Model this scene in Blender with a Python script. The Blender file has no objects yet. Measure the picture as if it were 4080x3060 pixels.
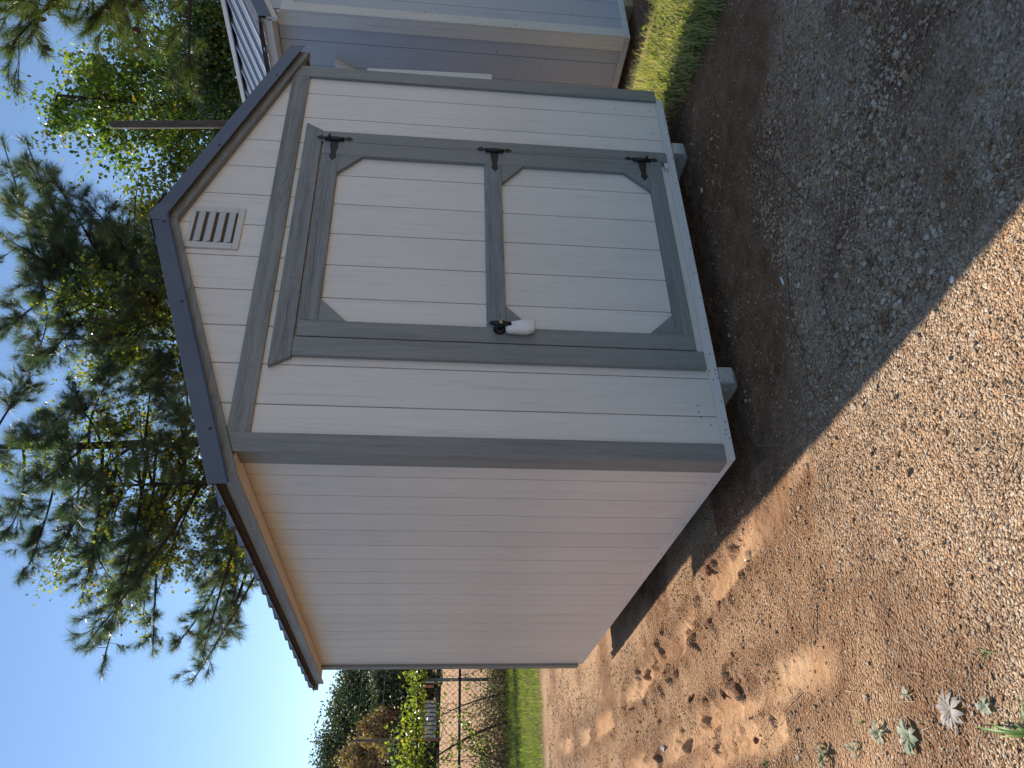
import bpy, bmesh, math, random
import numpy as np
from mathutils import Vector, Matrix

SC = bpy.context.scene
COL = SC.collection
rng = np.random.default_rng(7)
R = math.radians

# ------------------------------------------------------------------ camera
CAM = Vector((-1.5405, -2.9322, 1.3434))
yaw, pitch, roll, FPX = 0.573557, -0.106958, 0.032170, 3145.5
fwd = Vector((math.sin(yaw) * math.cos(pitch), math.cos(yaw) * math.cos(pitch), math.sin(pitch)))
rt = Vector((math.cos(yaw), -math.sin(yaw), 0)); up = rt.cross(fwd)
rt2 = rt * math.cos(roll) + up * math.sin(roll); up2 = up * math.cos(roll) - rt * math.sin(roll)
cd = bpy.data.cameras.new('camera'); cam = bpy.data.objects.new('camera', cd); COL.objects.link(cam)
cd.sensor_width = 36; cd.sensor_fit = 'HORIZONTAL'; cd.lens = FPX * 36 / 4080
cd.clip_start = 0.05; cd.clip_end = 3000
X, Y, Z = -up2, rt2, -fwd          # the photograph was taken with the phone on its side
m = Matrix((X, Y, Z)).transposed().to_4x4(); m.translation = CAM
cam.matrix_world = m
SC.camera = cam

# ------------------------------------------------------------------ light
SUN_AZ, SUN_EL = 0.3, 40.0
w = bpy.data.worlds.new('World'); SC.world = w; w.use_nodes = True
nt = w.node_tree; nt.nodes.clear()
sky = nt.nodes.new('ShaderNodeTexSky'); sky.sky_type = 'NISHITA'; sky.sun_disc = False
sky.sun_elevation = R(SUN_EL); sky.sun_rotation = R(SUN_AZ)
sky.altitude = 100; sky.air_density = 1.0; sky.dust_density = 0.0; sky.ozone_density = 3.0
bg = nt.nodes.new('ShaderNodeBackground'); bg.inputs[1].default_value = 0.105
wo = nt.nodes.new('ShaderNodeOutputWorld')
nt.links.new(sky.outputs[0], bg.inputs[0]); nt.links.new(bg.outputs[0], wo.inputs[0])
sl = bpy.data.lights.new('sun', 'SUN'); sl.energy = 5.0; sl.angle = R(0.53); sl.color = (1.0, 0.92, 0.80)
sun = bpy.data.objects.new('sun', sl); COL.objects.link(sun)
sv = Vector((math.sin(R(SUN_AZ)) * math.cos(R(SUN_EL)), math.cos(R(SUN_AZ)) * math.cos(R(SUN_EL)), math.sin(R(SUN_EL))))
sun.rotation_euler = sv.to_track_quat('Z', 'Y').to_euler(); sun.location = (0, 0, 20)
SC.view_settings.view_transform = 'Standard'; SC.view_settings.look = 'None'
SC.view_settings.exposure = 0.42; SC.view_settings.gamma = 1.0; SC.view_settings.use_curve_mapping = False

# ------------------------------------------------------------------ materials
def nd(t, kind, loc=None, **kw):
    n = t.nodes.new(kind)
    for k, v in kw.items():
        if k in ('op',): n.operation = v
        else: setattr(n, k, v)
    return n
def newmat(name):
    M = bpy.data.materials.new(name); M.use_nodes = True
    t = M.node_tree; t.nodes.clear()
    o = t.nodes.new('ShaderNodeOutputMaterial'); b = t.nodes.new('ShaderNodeBsdfPrincipled')
    t.links.new(b.outputs[0], o.inputs[0])
    return M, t, b, o
def ramp(t, fac, stops):
    r = t.nodes.new('ShaderNodeValToRGB'); e = r.color_ramp.elements
    while len(e) < len(stops): e.new(0.5)
    for i, (p, c) in enumerate(stops):
        e[i].position = p; e[i].color = (*c, 1)
    t.links.new(fac, r.inputs[0]); return r.outputs[0]
def noise(t, vec, scale, detail=4, rough=0.55, dist=0.0):
    n = t.nodes.new('ShaderNodeTexNoise'); n.inputs['Scale'].default_value = scale
    n.inputs['Detail'].default_value = detail; n.inputs['Roughness'].default_value = rough
    n.inputs['Distortion'].default_value = dist
    if vec is not None: t.links.new(vec, n.inputs['Vector'])
    return n.outputs[0]
def mixc(t, fac, a, b, mode='MIX'):
    n = t.nodes.new('ShaderNodeMix'); n.data_type = 'RGBA'; n.blend_type = mode
    for s, v in ((n.inputs[0], fac), (n.inputs[6], a), (n.inputs[7], b)):
        if isinstance(v, (int, float)): s.default_value = v
        elif isinstance(v, tuple): s.default_value = (*v, 1)
        else: t.links.new(v, s)
    return n.outputs[2]
def mathn(t, op, a, b=0.0, c=0.0):
    n = t.nodes.new('ShaderNodeMath'); n.operation = op
    for s, v in zip(n.inputs, (a, b, c)):
        if isinstance(v, (int, float)): s.default_value = v
        else: t.links.new(v, s)
    return n.outputs[0]
def bump(t, b, h, strength, dist, prev=None):
    n = t.nodes.new('ShaderNodeBump'); n.inputs['Strength'].default_value = strength
    n.inputs['Distance'].default_value = dist; t.links.new(h, n.inputs['Height'])
    if prev is not None: t.links.new(prev, n.inputs['Normal'])
    t.links.new(n.outputs[0], b.inputs['Normal']); return n.outputs[0]
def objvec(t, scale):
    tc = t.nodes.new('ShaderNodeTexCoord'); oi = t.nodes.new('ShaderNodeObjectInfo')
    ad = t.nodes.new('ShaderNodeVectorMath'); ad.operation = 'MULTIPLY_ADD'
    cb = t.nodes.new('ShaderNodeCombineXYZ')
    for i in range(3): t.links.new(oi.outputs['Random'], cb.inputs[i])
    t.links.new(cb.outputs[0], ad.inputs[0]); ad.inputs[1].default_value = (37, 53, 71)
    t.links.new(tc.outputs['Object'], ad.inputs[2])
    mp = t.nodes.new('ShaderNodeMapping'); mp.inputs['Scale'].default_value = scale
    t.links.new(ad.outputs[0], mp.inputs[0]); return mp.outputs[0], oi.outputs['Random'], tc.outputs['Object']
def paint(name, col, grain='z', rough=0.5, depth=0.0009, coarse=False, spec=0.5, wear=None):
    """painted, embossed wood: grain runs along the named axis"""
    M, t, b, o = newmat(name)
    lo, hi = (2.0, 60.0)
    s = {'z': (hi, hi, lo), 'x': (lo, hi, hi), 'y': (hi, lo, hi)}[grain]
    v, rnd, raw = objvec(t, s)
    n1 = noise(t, v, 1.0, 5, 0.6, 1.2)
    s2 = tuple(q * (0.25 if q > 10 else 0.7) for q in s)
    v2, _, _ = objvec(t, s2)
    n2 = noise(t, v2, 1.0, 3, 0.5, 3.0)
    wv = mathn(t, 'SINE', mathn(t, 'MULTIPLY', n2, 60.0))          # growth ring lines
    big = noise(t, raw, 1.7, 3)
    c = ramp(t, big, [(0.3, tuple(x * 0.94 for x in col)), (0.7, tuple(min(1, x * 1.04) for x in col))])
    dk = ramp(t, n1, [(0.30, (0.80, 0.80, 0.80)), (0.48, (1, 1, 1))])
    c = mixc(t, 0.7, c, dk, 'MULTIPLY')
    vr = mathn(t, 'MULTIPLY_ADD', rnd, 0.07, 0.965)
    cc = t.nodes.new('ShaderNodeCombineXYZ')
    for i in range(3): t.links.new(vr, cc.inputs[i])
    c = mixc(t, 1.0, c, cc.outputs[0], 'MULTIPLY')
    if wear is not None:
        wn = noise(t, v, 0.6, 4, 0.7, 0.5)
        c = mixc(t, ramp(t, wn, [(0.62, (0, 0, 0)), (0.70, (1, 1, 1))]), c, wear)
    t.links.new(c, b.inputs['Base Color'])
    b.inputs['Roughness'].default_value = rough
    b.inputs['Specular IOR Level'].default_value = spec
    h = mathn(t, 'ADD', mathn(t, 'MULTIPLY', n1, 1.0), mathn(t, 'MULTIPLY', wv, 0.32 if coarse else 0.08))
    bump(t, b, h, 1.0, depth * (2.2 if coarse else 1.6))
    return M
SID = (0.77, 0.725, 0.67)
TRM = (0.25, 0.258, 0.25)
M = {}
M['siding_z'] = paint('painted siding', SID, 'z', 0.36, spec=0.5)
M['siding_y'] = paint('painted skirt side', SID, 'y', 0.5, 0.0004)
M['siding_x'] = paint('painted skirt front', (0.72, 0.69, 0.67), 'x', 0.5, 0.0004)
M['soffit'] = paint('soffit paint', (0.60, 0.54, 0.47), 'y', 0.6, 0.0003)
M['trim_z'] = paint('grey trim paint upright', TRM, 'z', 0.45, 0.0009, True)
M['trim_x'] = paint('grey trim paint level', TRM, 'x', 0.45, 0.0009, True)
M['trim_y'] = paint('grey trim paint along', TRM, 'y', 0.40, 0.0009, True)
M['sid2'] = paint('pale grey siding', (0.47, 0.50, 0.55), 'z', 0.5, 0.0004)
M['trim2_z'] = paint('cream trim upright', (0.66, 0.64, 0.60), 'z', 0.5, 0.0004)
M['trim2_x'] = paint('cream trim level', (0.66, 0.64, 0.60), 'y', 0.5, 0.0004)
M['rawwood'] = paint('raw timber', (0.48, 0.34, 0.19), 'y', 0.7, 0.001, True)
M['endgrain'] = paint('whitewashed end grain', (0.55, 0.52, 0.48), 'x', 0.7, 0.002, True)
M['darkwood'] = paint('dark sheathing edge', (0.055, 0.036, 0.028), 'y', 0.8, 0.002, True)
M['polewood'] = paint('weathered pole', (0.16, 0.13, 0.10), 'z', 0.85, 0.004, True)
def simple(name, col, rough=0.5, metal=0.0, nscale=0, namp=0.1, bscale=0, bdist=0.001, spec=0.5):
    M_, t, b, o = newmat(name)
    b.inputs['Roughness'].default_value = rough; b.inputs['Metallic'].default_value = metal
    b.inputs['Specular IOR Level'].default_value = spec
    tc = t.nodes.new('ShaderNodeTexCoord')
    if nscale:
        n = noise(t, tc.outputs['Object'], nscale, 5)
        c = ramp(t, n, [(0.3, tuple(x * (1 - namp) for x in col)), (0.7, tuple(min(1, x * (1 + namp)) for x in col))])
        t.links.new(c, b.inputs['Base Color'])
    else: b.inputs['Base Color'].default_value = (*col, 1)
    if bscale: bump(t, b, noise(t, tc.outputs['Object'], bscale, 4), 0.6, bdist)
    return M_
M['flash'] = simple('charcoal painted steel', (0.115, 0.12, 0.145), 0.38, 0.25, 3, 0.12, 6, 0.002)
M['roof'] = simple('grey ribbed steel roofing', (0.30, 0.31, 0.33), 0.34, 0.5, 2, 0.1)
M['roof2'] = simple('light ribbed steel roofing', (0.40, 0.41, 0.44), 0.42, 0.75, 2, 0.08)
M['black'] = simple('black iron', (0.010, 0.010, 0.011), 0.55, 0.0, 60, 0.3, 120, 0.0006)
M['brass'] = simple('brass lock', (0.75, 0.55, 0.28), 0.35, 0.9)
M['bag'] = simple('white plastic', (0.86, 0.85, 0.83), 0.45, 0, 30, 0.04, 40, 0.002)
M['dark'] = simple('dark gap', (0.02, 0.018, 0.016), 0.9)
M['vent'] = simple('white vent plastic', (0.62, 0.60, 0.57), 0.4, 0, 8, 0.04)
M['ventdark'] = simple('vent screen', (0.09, 0.08, 0.07), 0.8, 0, 260, 0.9)
M['screw'] = simple('screw head', (0.06, 0.06, 0.07), 0.4, 0.6)
M['galv'] = simple('galvanised pipe', (0.22, 0.23, 0.24), 0.5, 0.6, 20, 0.2)
M['rust'] = simple('dark weathered pipe', (0.05, 0.045, 0.04), 0.6, 0.4, 20, 0.3)
M['wire'] = simple('weathered wire', (0.14, 0.13, 0.12), 0.5, 0.6)
M['bark'] = paint('pine bark', (0.085, 0.062, 0.048), 'z', 0.95, 0.02, True)
M['twig'] = simple('twig bark', (0.075, 0.055, 0.042), 0.9, 0, 10, 0.3)
M['cone'] = simple('pine cone', (0.075, 0.042, 0.028), 0.8, 0, 60, 0.4)
M['clod'] = simple('red clay clod', (0.20, 0.085, 0.042), 0.95, 0, 40, 0.35, 60, 0.01)
M['whitestone'] = simple('white stone', (0.78, 0.76, 0.74), 0.8, 0, 40, 0.1, 60, 0.004)
M['deadleaf'] = simple('dead leaf', (0.26, 0.12, 0.055), 0.7, 0, 60, 0.4)
M['brick'] = simple('red brown panel', (0.36, 0.13, 0.09), 0.7)
M['palewall'] = simple('pale metal wall', (0.62, 0.62, 0.68), 0.5, 0.1, 1, 0.05)

def leafmat(name, stops, transl=0.45, rough=0.45, spec=0.5, attr=True):
    """foliage: colour picked per leaf from an attribute, part of the light passes through"""
    M_, t, b, o = newmat(name)
    a = t.nodes.new('ShaderNodeAttribute'); a.attribute_name = 'rnd'
    c = ramp(t, a.outputs['Fac'], stops)
    t.links.new(c, b.inputs['Base Color']); b.inputs['Roughness'].default_value = rough
    b.inputs['Specular IOR Level'].default_value = spec
    tr = t.nodes.new('ShaderNodeBsdfTranslucent')
    c2 = mixc(t, 1.0, c, (1.5, 1.85, 0.7), 'MULTIPLY'); t.links.new(c2, tr.inputs[0])
    mx = t.nodes.new('ShaderNodeMixShader'); mx.inputs[0].default_value = transl
    t.links.new(b.outputs[0], mx.inputs[1]); t.links.new(tr.outputs[0], mx.inputs[2])
    t.links.new(mx.outputs[0], o.inputs[0]); return M_
M['needle'] = leafmat('pine needles', [(0, (0.05, 0.075, 0.055)), (0.5, (0.10, 0.14, 0.095)), (0.85, (0.18, 0.215, 0.12)), (1, (0.27, 0.24, 0.11))], 0.3, 0.4)
M['needle2'] = leafmat('pale pine needles', [(0, (0.05, 0.07, 0.02)), (0.5, (0.09, 0.12, 0.03)), (1, (0.16, 0.15, 0.04))], 0.35, 0.4)
M['leaf'] = leafmat('broad leaves', [(0, (0.05, 0.09, 0.025)), (0.45, (0.10, 0.155, 0.035)), (0.8, (0.20, 0.24, 0.045)), (0.985, (0.28, 0.31, 0.06)), (1, (0.30, 0.22, 0.05))], 0.55, 0.35)
M['leafy'] = leafmat('yellowing leaves', [(0, (0.05, 0.075, 0.02)), (0.4, (0.11, 0.14, 0.03)), (0.75, (0.24, 0.24, 0.04)), (0.985, (0.40, 0.35, 0.05)), (1, (0.36, 0.20, 0.05))], 0.55, 0.35)
M['leafglossy'] = leafmat('glossy leaves', [(0, (0.035, 0.07, 0.02)), (0.6, (0.08, 0.13, 0.03)), (1, (0.17, 0.20, 0.05))], 0.35, 0.18, 1.0)
M['vineleaf'] = leafmat('vine leaves', [(0, (0.05, 0.07, 0.02)), (0.5, (0.15, 0.165, 0.035)), (0.985, (0.33, 0.34, 0.06)), (1, (0.36, 0.26, 0.05))], 0.5, 0.3, 0.8)
M['farleaf'] = leafmat('far green leaves', [(0, (0.03, 0.052, 0.034)), (0.5, (0.07, 0.095, 0.05)), (1, (0.17, 0.17, 0.07))], 0.15, 0.6)
M['farorange'] = leafmat('far orange leaves', [(0, (0.18, 0.115, 0.055)), (0.5, (0.40, 0.24, 0.12)), (1, (0.42, 0.34, 0.15))], 0.2, 0.6)
M['grass'] = leafmat('grass', [(0, (0.06, 0.12, 0.03)), (0.5, (0.16, 0.24, 0.05)), (0.7, (0.42, 0.42, 0.14)), (1, (0.68, 0.52, 0.28))], 0.4, 0.5)
M['lawn'] = leafmat('lawn grass', [(0, (0.09, 0.13, 0.035)), (0.6, (0.22, 0.25, 0.065)), (1, (0.42, 0.38, 0.17))], 0.45, 0.5)
M['weed'] = leafmat('grey weed leaves', [(0, (0.08, 0.10, 0.05)), (0.6, (0.20, 0.21, 0.14)), (1, (0.34, 0.27, 0.17))], 0.3, 0.6)
M['straw'] = leafmat('dry straw', [(0, (0.30, 0.21, 0.12)), (0.6, (0.50, 0.38, 0.24)), (1, (0.65, 0.52, 0.36))], 0.1, 0.7)
M['brush'] = leafmat('brown brush', [(0, (0.06, 0.042, 0.032)), (0.6, (0.17, 0.115, 0.08)), (1, (0.32, 0.25, 0.15))], 0.15, 0.8)
M['rosette'] = leafmat('woolly rosette leaves', [(0, (0.30, 0.34, 0.24)), (0.6, (0.42, 0.44, 0.34)), (1, (0.52, 0.46, 0.34))], 0.2, 0.75)
M['rosette2'] = leafmat('dry mauve rosette leaves', [(0, (0.36, 0.31, 0.30)), (0.6, (0.47, 0.42, 0.40)), (1, (0.56, 0.48, 0.36))], 0.2, 0.75)
M['bladegreen'] = leafmat('fresh grass blades', [(0, (0.09, 0.20, 0.03)), (0.6, (0.16, 0.32, 0.05)), (1, (0.34, 0.42, 0.16))], 0.4, 0.45)

def groundmat():
    M_, t, b, o = newmat('clay and gravel ground')
    g = t.nodes.new('ShaderNodeNewGeometry'); P = g.outputs['Position']
    z = t.nodes.new('ShaderNodeAttribute'); z.attribute_name = 'zones'
    sep = t.nodes.new('ShaderNodeSeparateColor'); t.links.new(z.outputs['Color'], sep.inputs[0])
    grav, soil, smooth = sep.outputs[0], sep.outputs[1], sep.outputs[2]
    n1 = noise(t, P, 1.4, 6, 0.6); n2 = noise(t, P, 9.0, 5, 0.65); n3 = noise(t, P, 70.0, 3, 0.6)
    clay = ramp(t, n1, [(0.34, (0.36, 0.17, 0.078)), (0.5, (0.60, 0.345, 0.18)), (0.66, (0.76, 0.49, 0.28))])
    clay = mixc(t, 0.5, clay, ramp(t, n2, [(0.3, (0.44, 0.22, 0.105)), (0.6, (0.74, 0.47, 0.27))]))
    vo = t.nodes.new('ShaderNodeTexVoronoi'); vo.inputs['Scale'].default_value = 105; t.links.new(P, vo.inputs['Vector'])
    vc = t.nodes.new('ShaderNodeSeparateColor'); t.links.new(vo.outputs['Color'], vc.inputs[0])
    stone = ramp(t, vc.outputs[0], [(0.0, (0.30, 0.19, 0.12)), (0.35, (0.54, 0.37, 0.23)), (0.7, (0.68, 0.49, 0.33)), (1.0, (0.80, 0.66, 0.49))])
    v2 = t.nodes.new('ShaderNodeTexVoronoi'); v2.inputs['Scale'].default_value = 260; t.links.new(P, v2.inputs['Vector'])
    v2c = t.nodes.new('ShaderNodeSeparateColor'); t.links.new(v2.outputs['Color'], v2c.inputs[0])
    grit = ramp(t, v2c.outputs[1], [(0.0, (0.26, 0.13, 0.065)), (0.5, (0.58, 0.36, 0.20)), (1.0, (0.80, 0.59, 0.39))])
    c = mixc(t, mathn(t, 'MULTIPLY', mathn(t, 'SUBTRACT', 1.0, smooth), 0.6), clay, grit)
    few = mathn(t, 'MULTIPLY', mathn(t, 'GREATER_THAN', mathn(t, 'ADD', vc.outputs[1], mathn(t, 'MULTIPLY', grav, 0.8)), 0.95), mathn(t, 'SUBTRACT', 1.0, smooth))
    c = mixc(t, few, c, stone)
    ash = mixc(t, 0.3, c, (0.52, 0.36, 0.23))
    c = mixc(t, mathn(t, 'MULTIPLY', grav, 0.75), c, ash)
    dist_ = mathn(t, 'MULTIPLY', z.outputs['Alpha'], ramp(t, n2, [(0.42, (1, 1, 1)), (0.68, (0.72, 0.72, 0.72))]))
    c = mixc(t, mathn(t, 'MULTIPLY', dist_, 0.85), c, ramp(t, n3, [(0.35, (0.11, 0.042, 0.018)), (0.65, (0.27, 0.12, 0.055))]))
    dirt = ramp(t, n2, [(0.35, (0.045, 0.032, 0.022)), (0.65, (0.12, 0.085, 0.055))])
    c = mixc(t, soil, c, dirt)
    t.links.new(c, b.inputs['Base Color']); b.inputs['Roughness'].default_value = 0.95
    b.inputs['Specular IOR Level'].default_value = 0.10
    d1 = mathn(t, 'MULTIPLY', vo.outputs['Distance'], mathn(t, 'MULTIPLY', mathn(t, 'MULTIPLY_ADD', smooth, -0.85, 1.0), -1.0))
    h = mathn(t, 'ADD', mathn(t, 'MULTIPLY', d1, 1.6), mathn(t, 'MULTIPLY', v2.outputs['Distance'], -0.45))
    h = mathn(t, 'ADD', h, mathn(t, 'MULTIPLY', n3, 0.8)); h = mathn(t, 'ADD', h, mathn(t, 'MULTIPLY', n2, 1.5))
    bump(t, b, h, 1.0, 0.008)
    return M_
M['ground'] = groundmat()
def pebblemat():
    M_, t, b, o = newmat('pebble')
    oi = t.nodes.new('ShaderNodeObjectInfo')
    c = ramp(t, oi.outputs['Random'], [(0.0, (0.24, 0.125, 0.065)), (0.2, (0.46, 0.27, 0.14)), (0.5, (0.66, 0.44, 0.26)), (0.75, (0.71, 0.52, 0.35)), (0.93, (0.80, 0.64, 0.45)), (1.0, (0.85, 0.75, 0.60))])
    pn = noise(t, oi.outputs['Location'], 1.3, 4, 0.6)
    c = mixc(t, ramp(t, pn, [(0.42, (0, 0, 0)), (0.62, (0.75, 0.75, 0.75))]), c, mixc(t, 0.65, c, (0.36, 0.185, 0.095)))
    t.links.new(c, b.inputs['Base Color']); b.inputs['Roughness'].default_value = 0.85
    b.inputs['Specular IOR Level'].default_value = 0.25
    tc = t.nodes.new('ShaderNodeTexCoord'); bump(t, b, noise(t, tc.outputs['Object'], 3.0, 4), 0.5, 0.15)
    return M_
M['pebble'] = pebblemat()

# ------------------------------------------------------------------ object helpers
def tag(o, label=None, cat=None, group=None, kind=None):
    for k, v in (('label', label), ('category', cat), ('group', group), ('kind', kind)):
        if v: o[k] = v
    return o
def empty(name, loc, label, cat, group=None):
    o = bpy.data.objects.new(name, None); COL.objects.link(o); o.location = loc; o.empty_display_size = 0.2
    return tag(o, label, cat, group)
WLOC = {}
def link(name, me, mat, parent=None, loc=(0, 0, 0), smooth=False):
    """loc is a WORLD location; parents are never rotated"""
    o = bpy.data.objects.new(name, me); COL.objects.link(o)
    if mat is not None and not me.materials:
        me.materials.append(M[mat] if isinstance(mat, str) else mat)
    pl = WLOC.get(parent.name, Vector((0, 0, 0))) if parent else Vector((0, 0, 0))
    if parent: o.parent = parent
    o.location = Vector(loc) - pl; WLOC[o.name] = Vector(loc)
    if smooth:
        me.polygons.foreach_set('use_smooth', [True] * len(me.polygons))
    return o
def root(name, loc, *a, **k):
    o = empty(name, loc, *a, **k); WLOC[o.name] = Vector(loc); return o
def mesh(name, V, F):
    me = bpy.data.meshes.new(name); me.from_pydata([tuple(v) for v in V], [], [tuple(f) for f in F]); me.update(); return me
def bevelled(me, w_, seg=1):
    if w_ <= 0: return me
    b = bmesh.new(); b.from_mesh(me)
    es = [e for e in b.edges if len(e.link_faces) == 2 and e.calc_face_angle(0) > 0.5]
    bmesh.ops.bevel(b, geom=es, offset=w_, segments=seg, affect='EDGES', clamp_overlap=True)
    bmesh.ops.recalc_face_normals(b, faces=b.faces); b.to_mesh(me); b.free(); return me
def prism(name, pts, axis, a0, a1, mat, parent, bev=0.0015):
    """outline pts in the plane across axis ('x': (y,z), 'y': (x,z), 'z': (x,y)), extruded a0..a1"""
    ox, oy = pts[0]; n = len(pts)
    def P(p, a):
        u, v = p[0] - ox, p[1] - oy
        return {'x': (a - a0, u, v), 'y': (u, a - a0, v), 'z': (u, v, a - a0)}[axis]
    V = [P(p, a0) for p in pts] + [P(p, a1) for p in pts]
    F = [tuple(range(n)), tuple(range(2 * n - 1, n - 1, -1))] + [(i, (i + 1) % n, n + (i + 1) % n, n + i) for i in range(n)]
    me = mesh(name, V, F); b = bmesh.new(); b.from_mesh(me); bmesh.ops.recalc_face_normals(b, faces=b.faces); b.to_mesh(me); b.free()
    bevelled(me, bev)
    loc = {'x': (a0, ox, oy), 'y': (ox, a0, oy), 'z': (ox, oy, a0)}[axis]
    return link(name, me, mat, parent, loc)
def box(name, x0, x1, y0, y1, z0, z1, mat, parent, bev=0.0015):
    return prism(name, [(x0, z0), (x1, z0), (x1, z1), (x0, z1)], 'y', y0, y1, mat, parent, bev)

class MB:
    """collects geometry of ONE object"""
    def __init__(s): s.V = []; s.F = []; s.n = 0; s.r = []
    def add(s, V, F, r=0.5):
        s.V.extend(V); s.F.extend([tuple(i + s.n for i in f) for f in F]); s.n += len(V); s.r.extend([r] * len(V))
    def tube(s, pts, rad, sides=6, cap=True):
        pts = [Vector(p) for p in pts]; V = []; F = []
        for i, p in enumerate(pts):
            d = (pts[min(i + 1, len(pts) - 1)] - pts[max(i - 1, 0)]).normalized()
            a = d.orthogonal().normalized() if i == 0 else (a - d * a.dot(d)).normalized()
            c = d.cross(a); r_ = rad[i] if hasattr(rad, '__len__') else rad
            for k in range(sides):
                q = 2 * math.pi * k / sides; V.append(tuple(p + (a * math.cos(q) + c * math.sin(q)) * r_))
        for i in range(len(pts) - 1):
            for k in range(sides):
                k2 = (k + 1) % sides; F.append((i * sides + k, i * sides + k2, (i + 1) * sides + k2, (i + 1) * sides + k))
        if cap: F += [tuple(range(sides - 1, -1, -1)), tuple(range((len(pts) - 1) * sides, len(pts) * sides))]
        s.add(V, F)
    def build(s, name, mat, parent=None, loc=(0, 0, 0), smooth=True):
        L = Vector(loc); me = mesh(name, [(v[0] - L.x, v[1] - L.y, v[2] - L.z) for v in s.V], s.F)
        return link(name, me, mat, parent, loc, smooth)
def bulk(name, V, tri, mat, parent=None, rnd=None, loc=(0, 0, 0), per=3, smooth=False):
    """fast mesh from numpy arrays; tri is (n, per) indices; rnd a value per vertex"""
    V = np.asarray(V, np.float32).reshape(-1, 3) - np.asarray(loc, np.float32); tri = np.asarray(tri, np.int32).reshape(-1, per)
    me = bpy.data.meshes.new(name); me.vertices.add(len(V)); me.vertices.foreach_set('co', V.ravel())
    me.loops.add(tri.size); me.loops.foreach_set('vertex_index', tri.ravel())
    me.polygons.add(len(tri)); me.polygons.foreach_set('loop_start', np.arange(len(tri), dtype=np.int32) * per)
    me.polygons.foreach_set('loop_total', np.full(len(tri), per, np.int32))
    me.update(calc_edges=True)
    if rnd is not None:
        at = me.attributes.new('rnd', 'FLOAT', 'POINT'); at.data.foreach_set('value', np.asarray(rnd, np.float32))
    return link(name, me, mat, parent, loc, smooth)

# value noise for the terrain
def vnoise(x, y, seed=0):
    xi = np.floor(x).astype(np.int64); yi = np.floor(y).astype(np.int64); fx = x - xi; fy = y - yi
    fx = fx * fx * (3 - 2 * fx); fy = fy * fy * (3 - 2 * fy)
    def h(a, b):
        n = (a * 374761393 + b * 668265263 + seed * 1442695041) & 0xffffffff
        n = ((n ^ (n >> 13)) * 1274126177) & 0xffffffff
        return ((n ^ (n >> 16)) & 0xffff) / 65535.0
    return (h(xi, yi) * (1 - fx) + h(xi + 1, yi) * fx) * (1 - fy) + (h(xi, yi + 1) * (1 - fx) + h(xi + 1, yi + 1) * fx) * fy
def fbm(x, y, seed=0, octv=4):
    s = 0; a = 1; t_ = 0
    for i in range(octv):
        s = s + a * vnoise(x * 2 ** i, y * 2 ** i, seed + i); t_ += a; a *= 0.5
    return s / t_
TRACKS = [[(-0.42, 3.0), (-0.38, 2.0), (-0.40, 1.46), (-0.34, 1.13), (-0.32, 0.75), (-0.27, 0.17), (-0.26, -0.4)],
          [(-0.86, 3.2), (-0.88, 2.07), (-0.87, 1.37), (-0.87, 0.67), (-0.88, 0.30), (-0.9, -0.2)],
          [(-0.24, 6.6), (-0.35, 5.1), (-0.43, 3.6)],
          [(-1.15, 1.9), (-1.03, 1.4), (-1.0, 0.8), (-1.05, 0.3)]]
def track_field(x, y):
    best = np.full(x.shape, 9.0); al = np.zeros(x.shape); side = np.zeros(x.shape)
    for tr in TRACKS:
        s0 = 0
        for (ax, ay), (bx, by) in zip(tr[:-1], tr[1:]):
            dx, dy = bx - ax, by - ay; L = math.hypot(dx, dy)
            u = np.clip(((x - ax) * dx + (y - ay) * dy) / L ** 2, 0, 1)
            d = np.hypot(x - ax - u * dx, y - ay - u * dy)
            k = d < best; best = np.where(k, d, best); al = np.where(k, s0 + u * L, al)
            side = np.where(k, ((x - ax) * dy - (y - ay) * dx) / L, side); s0 += L
    return best, al, side
def gbase(x, y):
    x = np.asarray(x, float); y = np.asarray(y, float)
    z = -0.088 - 0.032 * np.clip(y - 0.3, 0, 4.5) - 0.012 * np.clip(y - 4.8, 0, 6)
    z = z - 0.012 * np.clip(x - 2.6, 0, 3) 
    z = z - 0.0028 * np.clip(y - 14, 0, 400)
    return z
def gheight(x, y, micro=True):
    z = gbase(x, y)
    far = np.clip((np.hypot(x, y - 1) - 8) / 20, 0, 1)
    z = z + (fbm(x * 0.9, y * 0.9, 3) - 0.5) * 0.028 * (1 - far) + (fbm(x * .12, y * .12, 5) - .5) * 0.5 * far
    under = np.exp(-np.clip(np.maximum(np.maximum(-0.1 - x, x - 2.55), np.maximum(-0.1 - y, y - 3.8)), 0, 9) / 0.25)
    z = z * (1 - under) + under * (gbase(x, y) - 0.004)
    if micro:
        near = np.clip(1.3 - np.hypot(x - 0, y) / 9, 0, 1)
        z = z + near * ((fbm(x * 9, y * 9, 11) - 0.5) * 0.016 + (fbm(x * 40, y * 40, 17, 3) - 0.5) * 0.014)
        d, al, side = track_field(x, y)
        lump = fbm(x * 6, y * 6, 23); near = near * np.clip((y - .05) / .3, 0, 1)
        wob = (fbm(x * 1.1, y * 1.1, 77) - .5) * .14
        dd = np.abs(side + wob * 0.5) * 0 + d + wob * .25
        rut = np.exp(-(dd / 0.075) ** 4) * near * np.clip(fbm(x * 3, y * 2, 23) * 5 - 1.4, 0, 1)
        rim = np.exp(-((dd - 0.125) / 0.045) ** 2) * near
        z = z - rut * (0.020 + 0.0055 * np.sin(side * 118)) + rim * (lump - 0.2) * 0.06
        cl = np.clip(fbm(x * 13, y * 13, 41, 3) - 0.62, 0, 1) * np.exp(-(dd / 0.3) ** 2)
        z = z + cl * 0.17 * near
    return z

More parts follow.
